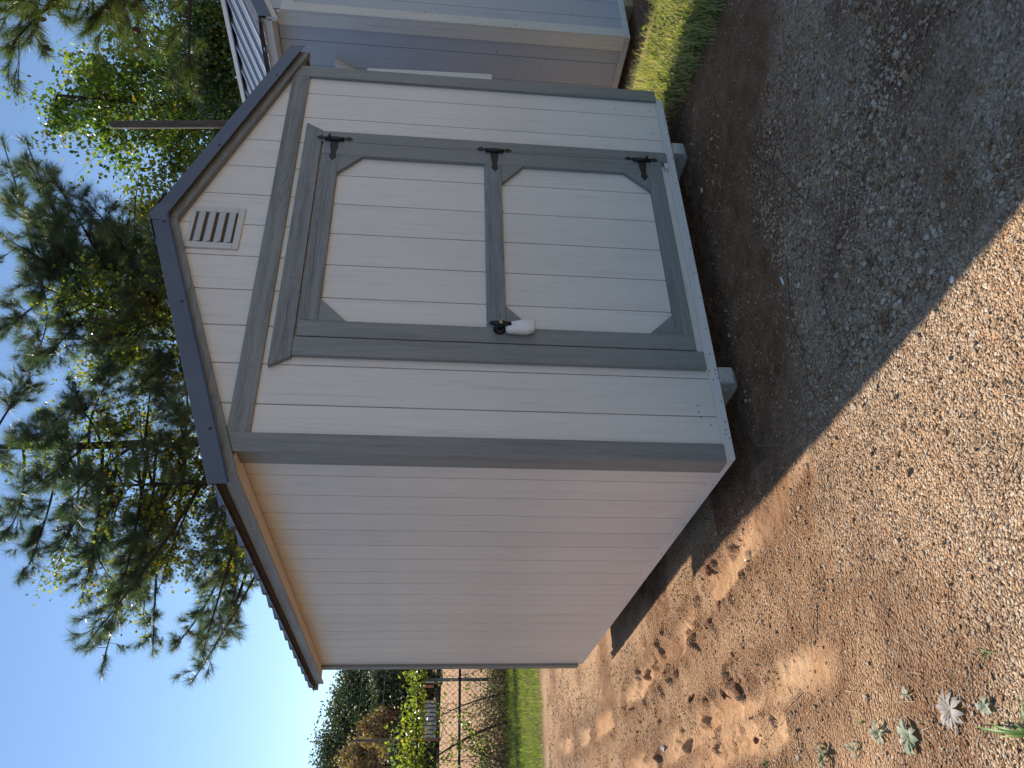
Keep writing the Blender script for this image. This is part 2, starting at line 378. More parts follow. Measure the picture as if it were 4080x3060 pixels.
def churned(x, y):
    d, al, side = track_field(x, y)
    sm = smoothed(x, y, d)
    a = np.exp(-(d / .26) ** 2) * np.clip(fbm(x * 3, y * 2, 29) * 5 - .8, 0, 1) * (1 - sm)
    return np.maximum(a, np.clip(fbm(x * 2.2 + y, y * 1.6, 33) * 6 - 2.9, 0, 1) * .85)
def smoothed(x, y, d):
    return np.clip(np.exp(-(d / 0.085) ** 4) * np.clip(fbm(x * 3, y * 2, 23) * 5 - 1.6, 0, 1), 0, 1)
# ------------------------------------------------------------------ ground
def axis(lo, hi, step, ends):
    a = list(np.arange(lo, hi, step)); s = step
    while a[-1] < ends[1]: s *= 1.09; a.append(a[-1] + s)
    s = step; pre = []
    q = lo
    while q > ends[0]: s *= 1.12; q -= s; pre.append(q)
    return np.array(pre[::-1] + a)
gx = axis(-2.3, 3.9, 0.0135, (-700, 900)); gy = axis(-2.4, 2.6, 0.0135, (-300, 1400))
XX, YY = np.meshgrid(gx, gy); ZZ = gheight(XX, YY)
V = np.stack([XX, YY, ZZ], -1).reshape(-1, 3); nx = len(gx)
ii = (np.arange(len(gy) - 1)[:, None] * nx + np.arange(nx - 1)[None, :]).ravel()
ground = bulk('ground', V, np.stack([ii, ii + 1, ii + nx + 1, ii + nx], -1), 'ground', per=4, smooth=True)
tag(ground, kind='structure')
def grassiness(x, y):
    """right-hand verge between the sheds (0..1)"""
    n = (fbm(x * 2.2, y * 2.2, 31) - 0.5) * 0.5
    edge = 2.14 + np.clip(y + .5, 0, .5) * .42
    g = np.clip((x - edge - n * .5) / 0.25, 0, 1) * np.clip((y + 1.5) / .4, 0, 1) * np.clip((3.42 - x - n * .3 + np.clip(-y, 0, 1) * 3) / .2, 0, 1)
    far = np.clip((0.95 - y + n) / 0.4, 0, 1)
    return g * np.where(x > 3.65, np.clip((0.38 - y) / 0.2, 0, 1), far)
def gravelness(x, y):
    g = np.clip(((-0.42 - 0.62 * np.clip(x - .9, 0, 3)) - y + (fbm(x * 2, y * 2, 51) - .5) * 0.5) / 0.2, 0, 1)
    g = g * np.clip(fbm(x * 1.5 + y, y * 3, 53) * 3.2 - .6, .25, 1)
    g = np.maximum(g, np.clip((fbm(x * 1.3, y * 1.3, 57) - .42) * 5, 0, 1) * (x < -0.1) * 0.75)
    return g
gr = gravelness(XX, YY); d, al, side = track_field(XX, YY)
sm = smoothed(XX, YY, d)
so = np.clip(np.maximum(grassiness(XX, YY) * 0.85, np.clip((YY - 7.8) / 0.3, 0, 1) * np.clip((13.6 - YY) / 0.4, 0, 1) * 0.8), 0, 1)
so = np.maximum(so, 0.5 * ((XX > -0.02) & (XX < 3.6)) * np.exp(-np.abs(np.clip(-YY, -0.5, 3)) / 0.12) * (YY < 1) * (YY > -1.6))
so = np.maximum(so, .9 * np.clip((-2.15 - XX + .3 * fbm(XX * 2, YY * 2, 39)) / .3, 0, 1) * (YY < 13))  # dark ground added out of view to cut bounce onto the side wall
far = np.clip((YY - 14) / 10, 0, 1)
sm = np.maximum(sm, far * np.clip(fbm(XX * .15, YY * .3, 90), 0, 1) * 1.2).clip(0, 1)
so = np.maximum(so, far * 0.12)
dist_ = churned(XX, YY)
dist_ = np.maximum(dist_, (1 - gr) * (XX > -0.1) * (YY < .6) * np.clip(.55 + .6 * fbm(XX * 3, YY * 3, 37), 0, 1))
zc = np.stack([gr * (1 - far), so, sm, dist_ * (1 - far)], -1).reshape(-1).astype(np.float32)
at = ground.data.color_attributes.new('zones', 'FLOAT_COLOR', 'POINT'); at.data.foreach_set('color', zc)

# ------------------------------------------------------------------ the shed
W, L, P8 = 2.4384, 3.6576, 0.2032
shed = root('garden_shed', (0, 0, -0.09), 'small beige garden shed with grey trim and a single barn-style door', 'shed')
def zr(x): return 2.558 - 0.3577 * abs(x - 1.2192)         # underside line of the rake boards
GAP = 0.0022
edges = [0.004] + [0.011 + P8 * k for k in range(1, 12)] + [W - 0.004]
OX0, OX1, OZ = 0.551, 1.8385, 1.934                        # door opening
for k in range(12):
    a, b = edges[k] + GAP, edges[k + 1] - GAP
    top = [(b, zr(b) + .05)] + ([(1.2192, zr(1.2192) + .05)] if a < 1.2192 < b else []) + [(a, zr(a) + .05)]
    if a > OX0 and b < OX1: pts = [(a, OZ), (b, OZ)] + top
    elif a < OX0 < b: pts = [(a, .052), (OX0, .052), (OX0, OZ), (b, OZ)] + top
    elif a < OX1 < b: pts = [(a, OZ), (OX1, OZ), (OX1, .052), (b, .052)] + top
    else: pts = [(a, .052), (b, .052)] + top
    prism('siding_plank', pts, 'y', 0.0, 0.0105, 'siding_z', shed, 0.0016)
# sheathing that closes the grooves and forms the box behind the planks
def wall_sheet(name, pts, axis_, a0, a1):
    return prism(name, pts, axis_, a0, a1, 'siding_z', shed, 0)
wall_sheet('wall', [(0.011, .052), (OX0, .052), (OX0, OZ), (OX1, OZ), (OX1, .052), (W - .011, .052), (W - .011, zr(W) + .04), (1.2192, zr(1.2192) + .04), (0.011, zr(0) + .04)], 'y', 0.018, 0.05)
sedges = [0.0] + [0.035 + P8 * k for k in range(1, 18)] + [L]
for k in range(18):
    a, b = sedges[k] + .0034 + (0.011 if k == 0 else 0), sedges[k + 1] - .0034
    prism('siding_plank', [(a, .052), (b, .052), (b, 2.10), (a, 2.10)], 'x', 0.0, 0.0105, 'siding_z', shed, 0.0016)
    prism('siding_plank', [(a, .052), (b, .052), (b, 2.10), (a, 2.10)], 'x', W - 0.0105, W, 'siding_z', shed, 0.0016)
wall_sheet('wall', [(.05, .052), (L, .052), (L, 2.14), (.05, 2.14)], 'x', 0.020, 0.05)
wall_sheet('wall', [(.05, .052), (L, .052), (L, 2.14), (.05, 2.14)], 'x', W - 0.05, W - 0.020)
wall_sheet('wall', [(0.011, .052), (W - .011, .052), (W - .011, zr(W) + .04), (1.2192, zr(1.2192) + .04), (0.011, zr(0) + .04)], 'y', L - 0.04, L - 0.002)
# skirt
box('skirt_board', 0.006, W - .02, 0.004, 0.042, 0.0, 0.051, 'siding_x', shed, 0.002)
box('skirt_board', 0.006, 0.044, 0.0425, L, 0.0, 0.051, 'siding_y', shed, 0.002)
box('skirt_board', W - .044, W - .006, 0.0425, L, 0.0, 0.051, 'siding_y', shed, 0.002)
# corner boards
prism('corner_board', [(-.0225, .052), (.067, .052), (.067, zr(.067) - .001), (-.0225, zr(-.0225) - .001)], 'y', -.019, -.0002, 'trim_z', shed, .0012)
prism('corner_board', [(W - .065, .047), (W + .0225, .047), (W + .0225, zr(W + .0225) - .001), (W - .065, zr(W - .065) - .001)], 'y', -.019, -.0002, 'trim_z', shed, .0012)
for x0, x1 in ((-.0205, -.0005), (W + .0005, W + .0205)):
    box('corner_board', x0, x1, 0.0, .09, .047, 2.098, 'trim_z', shed, .0012)
    box('corner_board', x0, x1, L - .045, L + .042, .047, 2.103, 'trim_z', shed, .0012)
# band board and rake boards
prism('band_board', [(.0675, 2.058), (W - .0655, 2.058), (W - .0655, zr(W - .0655) - .001), (W - .083, 2.151), (.083, 2.151), (.0675, zr(.0675) - .001)], 'y', -.018, -.0002, 'trim_x', shed, .0012)
for s in (-1, 1):
    xe = 1.2192 + s * 1.345; xm = 1.2192 + s * .0008
    prism('rake_board', [(xm, zr(xm)), (xe, zr(xe)), (xe, zr(xe) + .085), (xm, zr(xm) + .10)], 'y', -.036, -.0004, 'trim_x', shed, .0012)
# rake flashings: folded steel, a vertical leg with a kicked hem and a leg lying over the roof
def flashing(s, y0=-.052, name='rake_flashing'):
    xe = 1.2192 + s * (1.40 if s < 0 else 1.375); xm = 1.2192 - s * .0
    prof = [(-.014, .034), (-.004, .043), (0.0, .118), (.10, .124), (.10, .1215), (.0025, .1155), (-.0015, .043), (-.0125, .0325)]
    V = []; n = len(prof)
    for x in (xm, xe):
        for dy, dz in prof: V.append((x - xm, dy - prof[0][0], zr(x) + dz - zr(xm)))
    F = [tuple(range(n)), tuple(range(2 * n - 1, n - 1, -1))] + [(i, (i + 1) % n, n + (i + 1) % n, n + i) for i in range(n)]
    me = mesh(name, V, F); b = bmesh.new(); b.from_mesh(me); bmesh.ops.recalc_face_normals(b, faces=b.faces); b.to_mesh(me); b.free()
    fl = link(name, me, 'flash', shed, (xm, y0 + prof[0][0], zr(xm)))
    return fl
fl_l, fl_r = flashing(-1), flashing(1)
# screws
def disc_mesh(name, r_, h, sides=10, axis_='y'):
    V = []; F = []
    for j, (rr, hh) in enumerate(((r_, 0), (r_, -h * .5), (r_ * .6, -h))):
        for i in range(sides):
            a = 2 * math.pi * i / sides; V.append((rr * math.cos(a), hh, rr * math.sin(a)))
    for j in range(2):
        for i in range(sides): F.append((j * sides + i, j * sides + (i + 1) % sides, (j + 1) * sides + (i + 1) % sides, (j + 1) * sides + i))
    F.append(tuple(range(2 * sides, 3 * sides)))
    if axis_ == 'x': V = [(v[1], v[0], v[2]) for v in V]
    return mesh(name, V, F)
scr = disc_mesh('screw', .008, .006); wsh = None
for x, dz in ((.06, .062), (.70, .062), (1.17, .062), (1.72, .062), (2.31, .062)):
    link('screw', scr, 'screw', shed, (x, -.0525, zr(x) + dz))
nail = disc_mesh('nail', .0035, .0015, 8); nailx = disc_mesh('nail', .0035, .0015, 8, 'x')
for x, z in [(.711, .015), (.559, .023), (.298, .013), (.192, .013), (.149, .02), (.128, .023), (.108, .01), (.469, .013), (.448, .015), (.425, .008), (.415, .03), (.463, .042),
             (2.349, .011), (2.206, .015), (2.108, .009), (1.995, .009), (1.901, .01), (1.703, .018), (1.516, .013), (1.366, .027), (1.224, .014), (1.06, .016), (.90, .013)]:
    link('nail', nail, 'screw', shed, (x, .0038, z))
for y, z in [(.26, .02), (.72, .018), (.74, .022), (1.15, .02), (1.18, .018), (1.6, .02), (2.0, .02), (2.45, .018), (2.9, .02), (3.3, .02)]:
    link('nail', nailx, 'screw', shed, (.0058, y, z))
for x, z in [(.27, .13), (.235, .13), (.21, .125), (.17, .085), (2.30, .09), (2.1, .1), (2.3, .3)]:
    link('nail', nail, 'screw', shed, (x, -.0001, z))
# eaves: soffit, fascia, dark sheathing edge on both sides
for s in (-1, 1):
    def XB(a, b): return (a, b) if s < 0 else (W - b, W - a)
    x0, x1 = XB(-.1075, -.0005); box('soffit_board', x0, x1, -.0003 if s < 0 else .12, L + .06, 2.100, 2.112, 'soffit', shed, .001)
    x0, x1 = XB(-.124, -.108); box('fascia_board', x0, x1, .0, L + .06, 2.083, 2.141, 'trim_y', shed, .0012)
    x0, x1 = XB(-.136, .05); box('sheathing_edge', x0, x1, .0, L + .08, 2.1425, 2.165, 'darkwood', shed, .0)
box('rafter_end', W + .055, W + .10, .004, .09, 2.10, 2.138, 'rawwood', shed, .001)
# ribbed steel roofing with a rib every 9 inches
def roof_sheet(parent, side, xr, zroof, xe, y0, y1, mat, name='roof_panel', pitch=0.2286, rib=0.024, th=.0012):
    ys = []
    y = y0; 
    while y < y1 - .01:
        for dy, h in ((0, 0), (.012, rib), (.030, rib), (.046, 0), (.095, 0), (.1, .004), (.108, 0), (.16, 0), (.165, .004), (.173, 0)):
            if y + dy < y1: ys.append((y + dy, h))
        y += pitch
    ys.append((y1, 0)); n = len(ys); V = []
    segs = 3
    for t_ in (0, th):
        for i in range(segs + 1):
            x = xr + (xe - xr) * i / segs
            for yy, h in ys: V.append((x, yy, zroof(x) + h - t_ * 2))
    F = []; off = (segs + 1) * n
    for i in range(segs):
        for k in range(n - 1):
            a = i * n + k; F.append((a, a + 1, a + n + 1, a + n)); F.append((off + a, off + a + n, off + a + n + 1, off + a + 1))
    for k in range(n - 1): a = segs * n + k; F.append((a, a + 1, off + a + 1, off + a))
    mb = MB(); mb.add(V, F); return mb.build(name, mat, parent, (xe, y0, zroof(xe)), smooth=False)
zroof = lambda x: zr(x) + .098
for s in (-1, 1): roof_sheet(shed, s, 1.2192, zroof, 1.2192 + s * 1.385, -.045, L + .14, 'roof')
for s in (-1,):
    box('roof_end_block', -.16, -.06, L + .082, L + .11, 2.125, 2.165, 'trim_y', shed, .001)
# ridge cap
mb = MB(); Vv = []
for y in (-.058, L + .15):
    for dx in (-.15, -.01, .01, .15): Vv.append((1.2192 + dx, y, zr(1.2192 + dx) + .128))
    for dx in (.15, .01, -.01, -.15): Vv.append((1.2192 + dx, y, zr(1.2192 + dx) + .1255))
mb.add(Vv, [tuple(range(8)), tuple(range(15, 7, -1))] + [(i, (i + 1) % 8, 8 + (i + 1) % 8, 8 + i) for i in range(8)])
mb.build('ridge_cap', 'flash', shed, (1.2192, 0, 2.66), smooth=False)
# peak tab folded over the flashings
prism('peak_tab', [(1.2192, zr(1.2192) + .046), (1.285, zr(1.285) + .046), (1.285, zr(1.285) + .122), (1.2192, zr(1.2192) + .124), (1.18, zr(1.18) + .122), (1.18, zr(1.18) + .048)], 'y', -.0555, -.0535, 'flash', shed, 0)
# skids
def skid(xc):
    # 4x4 treated runner with its front end cut back underneath
    pts = [(-.004, -.002), (-.004, -.066), (.03, -.094), (3.64, -.21), (3.64, -.002)]
    return prism('skid', pts, 'x', xc - .044, xc + .044, 'endgrain', shed, .003)
for xc in (.44, 1.985): skid(xc)

# vent
vent = box('vent', 1.060, 1.328, -.010, -.0005, 2.257, 2.288, 'vent', shed, .002)
WV = vent
box('vent_frame', 1.060, 1.098, -.010, -.0005, 2.2885, 2.505, 'vent', WV, .002)
box('vent_frame', 1.293, 1.328, -.010, -.0005, 2.2885, 2.500, 'vent', WV, .002)
box('vent_frame', 1.0985, 1.2925, -.010, -.0005, 2.487, 2.505, 'vent', WV, .002)
box('vent_screen', 1.0985, 1.2925, -.0035, -.0005, 2.289, 2.4865, 'ventdark', WV, 0)
for k in range(4):
    z = 2.300 + k * .0475
    prism('louvre', [(-.014, z - .004), (-.019, z - .001), (-.0045, z + .031), (-.0038, z + .026)], 'x', 1.099, 1.292, 'vent', WV, 0)

# door
door = prism('door', [(OX0 + .004, .086), (OX1 - .004, .086), (OX1 - .004, 1.930), (OX0 + .004, 1.930)], 'y', .012, .045, 'siding_z', shed, 0)
dg = [.556] + [.797 - P8, .797, .998, 1.200, 1.402, 1.607] + [1.834]
dg = sorted(set([.560, .594, .797, .998, 1.200, 1.402, 1.607, 1.830]))
for a, b in zip(dg[:-1], dg[1:]):
    prism('siding_plank', [(a + GAP, .10), (b - GAP, .10), (b - GAP, 1.925), (a + GAP, 1.925)], 'y', -.001, .0115, 'siding_z', door, .0016)
FY0, FY1 = -.0245, -.0015
def flat(name, pts, mat, par=None, y0=FY0, y1=FY1, bev=.0012): return prism(name, pts, 'y', y0, y1, mat, par or door, bev)
def rect(x0, x1, z0, z1): return [(x0, z0), (x1, z0), (x1, z1), (x0, z1)]
g = .0008
flat('stile', rect(1.738, 1.8345, .094, 1.931), 'trim_z')
flat('stile', rect(.559, .647, .097, 1.929), 'trim_z')
flat('rail', rect(.647 + g, 1.738 - g, 1.842, 1.930), 'trim_x')
flat('rail', rect(.647 + g, 1.738 - g, .987, 1.077), 'trim_x')
flat('rail', rect(.647 + g, 1.738 - g, .096, .178), 'trim_x')
for pts in ([(1.606, 1.842 - g), (1.738 - g, 1.842 - g), (1.738 - g, 1.717)], [(.772, 1.842 - g), (.647 + g, 1.842 - g), (.647 + g, 1.717)],
            [(1.598, .987 - g), (1.738 - g, .987 - g), (1.738 - g, .865)], [(1.738 - g, .313), (1.607, .178 + g), (1.738 - g, .178 + g)],
            [(.767, .178 + g), (.647 + g, .305), (.647 + g, .178 + g)], [(.773, .987 - g), (.647 + g, .866), (.647 + g, .987 - g)]):
    flat('corner_brace', pts, 'trim_z')
# casing round the door
flat('door_casing', rect(1.8375, 1.915, .053, 1.9395), 'trim_z', shed, -.0235, -.0008)
flat('door_casing', rect(.457, .5535, .062, 1.9375), 'trim_z', shed, -.0235, -.0008)
flat('door_head', [(.447, 1.9385), (1.918, 1.9405), (1.970, 2.030), (.395, 2.030)], 'trim_x', shed, -.0255, -.0008)
box('threshold', .556, 1.834, .004, .05, .0525, .083, 'siding_x', shed, .001)
box('threshold_block', 1.797, 1.836, -.020, .003, .052, .074, 'siding_x', shed, .001)

# strap hinges (three)
def hinge(zc, dx=0.0, pin=True):
    par = bpy.data.objects.new('hinge', None); COL.objects.link(par); par.parent = door
    loc = Vector((1.846 + dx, -.026, zc)); WLOC[par.name] = loc; par.location = loc - WLOC[door.name]
    cx, cy = 1.846 + dx, zc
    half = [(0, .0135), (.02, .0125), (.028, .010), (.045, .010), (.055, .0065), (.060, .0055), (.066, .0125), (.074, .0155), (.081, .0125), (.088, .0045), (.095, .0018)]
    pts = [(cx + .009 + w_, cy + h_) for h_, w_ in [(h, w) for h, w in half]][::-1]
    out = [(cx + .012 + w_, cy + h_) for h_, w_ in half]                     # right flank going up
    out += [(cx + .012 - w_ * .9, cy + h_) for h_, w_ in half[::-1]]
    out += [(cx + .012 - w_ * .9, cy - h_) for h_, w_ in half[1:]]
    out += [(cx + .012 + w_, cy - h_) for h_, w_ in half[::-1][:-1]]
    prism('butt_plate', out, 'y', -.0285, -.0262, 'black', par, 0)
    st = [(0, .024), (.012, .0245), (.016, .0205), (.05, .0200), (.085, .0135), (.105, .0125), (.115, .0185), (.126, .0175), (.135, .009), (.149, .0008)]
    o2 = [(cx - .004 - a, cy + w_) for a, w_ in st] + [(cx - .004 - a, cy - w_) for a, w_ in st[::-1]]
    prism('strap', o2, 'y', -.0290, -.0262, 'black', par, 0)
    mbh = MB(); mbh.tube([(cx - .003, -.033, cy - .050), (cx - .003, -.033, cy + .050)], .0085, 10); mbh.build('barrel', 'black', par, (cx, -.033, cy))
    if pin:
        mbp = MB(); mbp.tube([(cx + .016, -.0285, cy + .028 * (1 if zc > 1 else -1)), (cx + .016, -.048, cy + .028 * (1 if zc > 1 else -1))], .006, 8); mbp.build('pin', 'black', par, (cx, -.033, cy))
    for hx, hz in ((cx + .012, cy + .076), (cx + .012, cy - .076), (cx - .035, cy + .006), (cx - .055, cy - .006), (cx - .12, cy)):
        link('screw', hscr, 'screw', par, (hx, -.0291, hz))
hscr = disc_mesh('screw', .0032, .0016, 8)
hinge(1.873); hinge(1.022, -.012, False); hinge(.204, -.012)

# T handle
hp = bpy.data.objects.new('handle', None); COL.objects.link(hp); hp.parent = door
WLOC[hp.name] = Vector((.632, -.026, 1.020)); hp.location = WLOC[hp.name] - WLOC[door.name]
mb = MB(); mb.tube([(.634, -.026, 1.020), (.634, -.034, 1.020), (.634, -.042, 1.020)], [.030, .030, .023], 20); mb.build('rose', 'black', hp, (.634, -.026, 1.02))
mb = MB(); mb.tube([(.634, -.042, 1.020), (.632, -.066, 1.020)], [.013, .011], 12); mb.build('stem', 'black', hp, (.634, -.042, 1.02))
mb = MB(); mb.tube([(.631, -.074, .9705), (.631, -.076, .976), (.630, -.078, 1.000), (.630, -.079, 1.020), (.630, -.078, 1.040), (.631, -.076, 1.064), (.631, -.074, 1.0695)], [.005, .0100, .0120, .0145, .0120, .0100, .005], 12)
mb.build('grip', 'black', hp, (.631, -.076, 1.02))
mb = MB(); mb.tube([(.629, -.090, 1.0195), (.628, -.0965, 1.0195)], [.0095, .009], 14); mb.build('lock_face', 'brass', hp, (.629, -.09, 1.0195))
mb = MB(); mb.tube([(.6279, -.0963, 1.0235), (.6279, -.0975, 1.0155)], [.0012, .0012], 6); mb.build('keyhole', 'dark', hp, (.628, -.094, 1.0195))

# folded white plastic bag pushed over the lower arm of the handle
outline = [(.640, .992), (.650, .970), (.660, .935), (.665, .905), (.662, .880), (.663, .858), (.648, .860), (.628, .857), (.611, .866), (.601, .895), (.5985, .925), (.600, .955), (.602, .980), (.606, .992), (.622, .995)]
bm = bmesh.new(); n = len(outline); cxm = sum(p[0] for p in outline) / n; czm = sum(p[1] for p in outline) / n
rings = []
for f, dy in ((1.0, -.038), (1.03, -.052), (1.0, -.066), (.86, -.074), (.5, -.0765 + .002)):
    ring = []
    for i, (x, z) in enumerate(outline):
        wv = .0025 * math.sin(i * 2.3 + f * 5); ring.append(bm.verts.new((cxm + (x - cxm) * f - .63, dy + wv + .055, czm + (z - czm) * f - .93)))
    rings.append(ring)
for a, b in zip(rings[:-1], rings[1:]):
    for i in range(n): bm.faces.new((a[i], a[(i + 1) % n], b[(i + 1) % n], b[i]))
bm.faces.new(rings[0][::-1]); bm.faces.new(rings[-1])
bmesh.ops.recalc_face_normals(bm, faces=bm.faces); me = bpy.data.meshes.new('plastic_bag'); bm.to_mesh(me); bm.free()
bag = link('plastic_bag', me, 'bag', None, (.63, -.055, .93), True); tag(bag, 'folded white plastic bag hanging from the lower arm of the black door handle', 'bag')

# ------------------------------------------------------------------ second shed
X2, Y2, B2 = 3.66, 0.42, -0.05
shed2 = root('neighbouring_shed', (X2, Y2, -0.13), 'pale grey shed with cream trim and light ribbed steel roof, right behind the beige shed', 'shed')
W2, L2 = 2.55, 3.66; XC2 = X2 + W2 / 2
def zr2(x): return 3.045 - 0.425 * abs(x - XC2)
T2 = zr2(X2)
for k in range(18):
    a, b = Y2 + .02 + P8 * k + GAP, Y2 + .02 + P8 * (k + 1) - GAP
    prism('siding_plank', [(a, B2 + .052), (b, B2 + .052), (b, 2.47), (a, 2.47)], 'x', X2, X2 + .0105, 'sid2', shed2, .0014)
for k in range(12):
    a, b = X2 + .012 + .21 * k + GAP, min(X2 + .012 + .21 * (k + 1) - GAP, X2 + W2)
    top = [(b, zr2(b) + .03)] + ([(XC2, zr2(XC2) + .03)] if a < XC2 < b else []) + [(a, zr2(a) + .03)]
    prism('siding_plank', [(a, B2 + .052), (b, B2 + .052)] + top, 'y', Y2, Y2 + .0105, 'sid2', shed2, .0014)
prism('wall', [(X2 + .0135, B2 + .05), (X2 + W2, B2 + .05), (X2 + W2, zr2(X2 + W2)), (XC2, zr2(XC2)), (X2 + .0135, zr2(X2))], 'y', Y2 + .0135, Y2 + L2, 'sid2', shed2, 0)
box('skirt_board', X2 + .006, X2 + W2, Y2 + .004, Y2 + .04, B2, B2 + .05, 'trim2_z', shed2, .002)
box('skirt_board', X2 + .006, X2 + .04, Y2 + .0405, Y2 + L2, B2, B2 + .05, 'trim2_z', shed2, .002)
box('corner_board', X2 - .019, X2 - .0005, Y2 + .0, Y2 + .10, B2 + .047, 2.468, 'trim2_z', shed2, .0012)
box('corner_board', X2 - .019, X2 + .075, Y2 - .019, Y2 - .0005, B2 + .047, 2.44, 'trim2_z', shed2, .0012)
box('corner_board', X2 - .019, X2 - .0005, Y2 + L2 - .1, Y2 + L2, B2 + .047, 2.468, 'trim2_z', shed2, .0012)
box('band_board', X2 + .076, X2 + W2, Y2 - .018, Y2 - .0005, 2.36, 2.44, 'trim2_x', shed2, .0012)
box('fascia_board', X2 - .165, X2 - .147, Y2 - .03, Y2 + L2 + .04, 2.474, 2.545, 'trim2_x', shed2, .0012)
box('soffit_board', X2 - .1465, X2 - .0005, Y2 - .0, Y2 + L2 + .04, 2.476, 2.486, 'trim2_x', shed2, .0012)
box('sheathing_edge', X2 - .175, X2 + .03, Y2 - .02, Y2 + L2 + .05, 2.547, 2.572, 'darkwood', shed2, 0)
for s in (-1, 1):
    xe = XC2 + s * (W2 / 2 + .165); xm = XC2 + s * .001
    prism('rake_board', [(xm, zr2(xm)), (xe, zr2(xe) - .0), (xe, zr2(xe) + .075), (xm, zr2(xm) + .09)], 'y', Y2 - .05, Y2 - .020, 'trim2_x', shed2, .0012)
    roof_sheet(shed2, s, XC2, lambda x: zr2(x) + .108, XC2 + s * (W2 / 2 + .195), Y2 - .06, Y2 + L2 + .1, 'roof2', rib=.022)
    prof = [(-.004, .045), (0, .135), (.14, .146), (.14, .143), (.003, .132), (-.001, .045)]; Vv = []
    for x in (XC2, XC2 + s * (W2 / 2 + .20)):
        for dy, dz in prof: Vv.append((x, Y2 - .075 + dy, zr2(x) + dz))
    mb = MB(); n = len(prof); mb.add(Vv, [tuple(range(n)), tuple(range(2 * n - 1, n - 1, -1))] + [(i, (i + 1) % n, n + (i + 1) % n, n + i) for i in range(n)])
    mb.build('rake_flashing', 'flash', shed2, (XC2, Y2 - .07, zr2(XC2)), smooth=False)
mb = MB(); Vv = []
for y in (Y2 - .09, Y2 + L2 + .12):
    for dx, dz in ((-.17, .140), (-.17, .150), (-.012, .160), (.012, .160), (.17, .150), (.17, .140), (0, .152)): Vv.append((XC2 + dx, y, zr2(XC2 + dx) + dz))
mb.add(Vv, [tuple(range(7)), tuple(range(13, 6, -1))] + [(i, (i + 1) % 7, 7 + (i + 1) % 7, 7 + i) for i in range(7)])
mb.build('ridge_cap', 'roof', shed2, (XC2, Y2, 3.2), smooth=False)
link('screw', scr, 'screw', shed2, (X2 + .03, Y2 - .0765, zr2(X2 + .03) + .09))
for xc in (4.1, 4.9, 5.75): prism('skid', [(Y2 - .004, B2 - .002), (Y2 - .004, B2 - .092), (Y2 + 3.6, B2 - .19), (Y2 + 3.6, B2 - .002)], 'x', xc - .044, xc + .044, 'rawwood', shed2, .003)
# wall clutter between the sheds
prism('side_strip', [(-.002, 1.022), (.30, 1.022), (.30, 1.75), (.019, 1.75)], 'x', 2.4615, 2.534, 'trim2_z', shed, .001)
tb = prism('triangular_bracket', [(.767, 2.093), (1.05, 2.095), (1.05, 1.635)], 'x', X2 - .05, X2 - .0005, 'trim2_x', None, .001)
tag(tb, 'small white triangular bracket high on the grey side wall behind the beige shed', 'bracket')
# dead leaf flakes stuck to the pale shed's corner
NF = 34; VV = []; TT = []
for i in range(NF):
    if i % 2: p = np.array([X2 - .0205, Y2 + rng.uniform(0, .6), B2 + rng.uniform(.05, 1.1)]); e1, e2 = np.array([0, 1, 0]), np.array([0, 0, 1.]); nn = np.array([-1, 0, 0])
    else: p = np.array([X2 + rng.uniform(0, .5), Y2 - .0205, B2 + rng.uniform(.05, 1.6)]); e1, e2 = np.array([1., 0, 0]), np.array([0, 0, 1.]); nn = np.array([0, -1, 0])
    a = rng.uniform(0, 6.28); s = rng.uniform(.004, .011); u = e1 * math.cos(a) + e2 * math.sin(a); v = -e1 * math.sin(a) + e2 * math.cos(a)
    b0 = len(VV); VV += [p - u * s, p - v * s * .5 + nn * .003, p + u * s, p + v * s * .5 + nn * .001]; TT += [(b0, b0 + 1, b0 + 2), (b0, b0 + 2, b0 + 3)]
lf = bulk('leaf_flakes', VV, TT, 'deadleaf'); tag(lf, 'tiny brown leaf flakes stuck to the pale shed corner', 'leaf litter', kind='stuff')

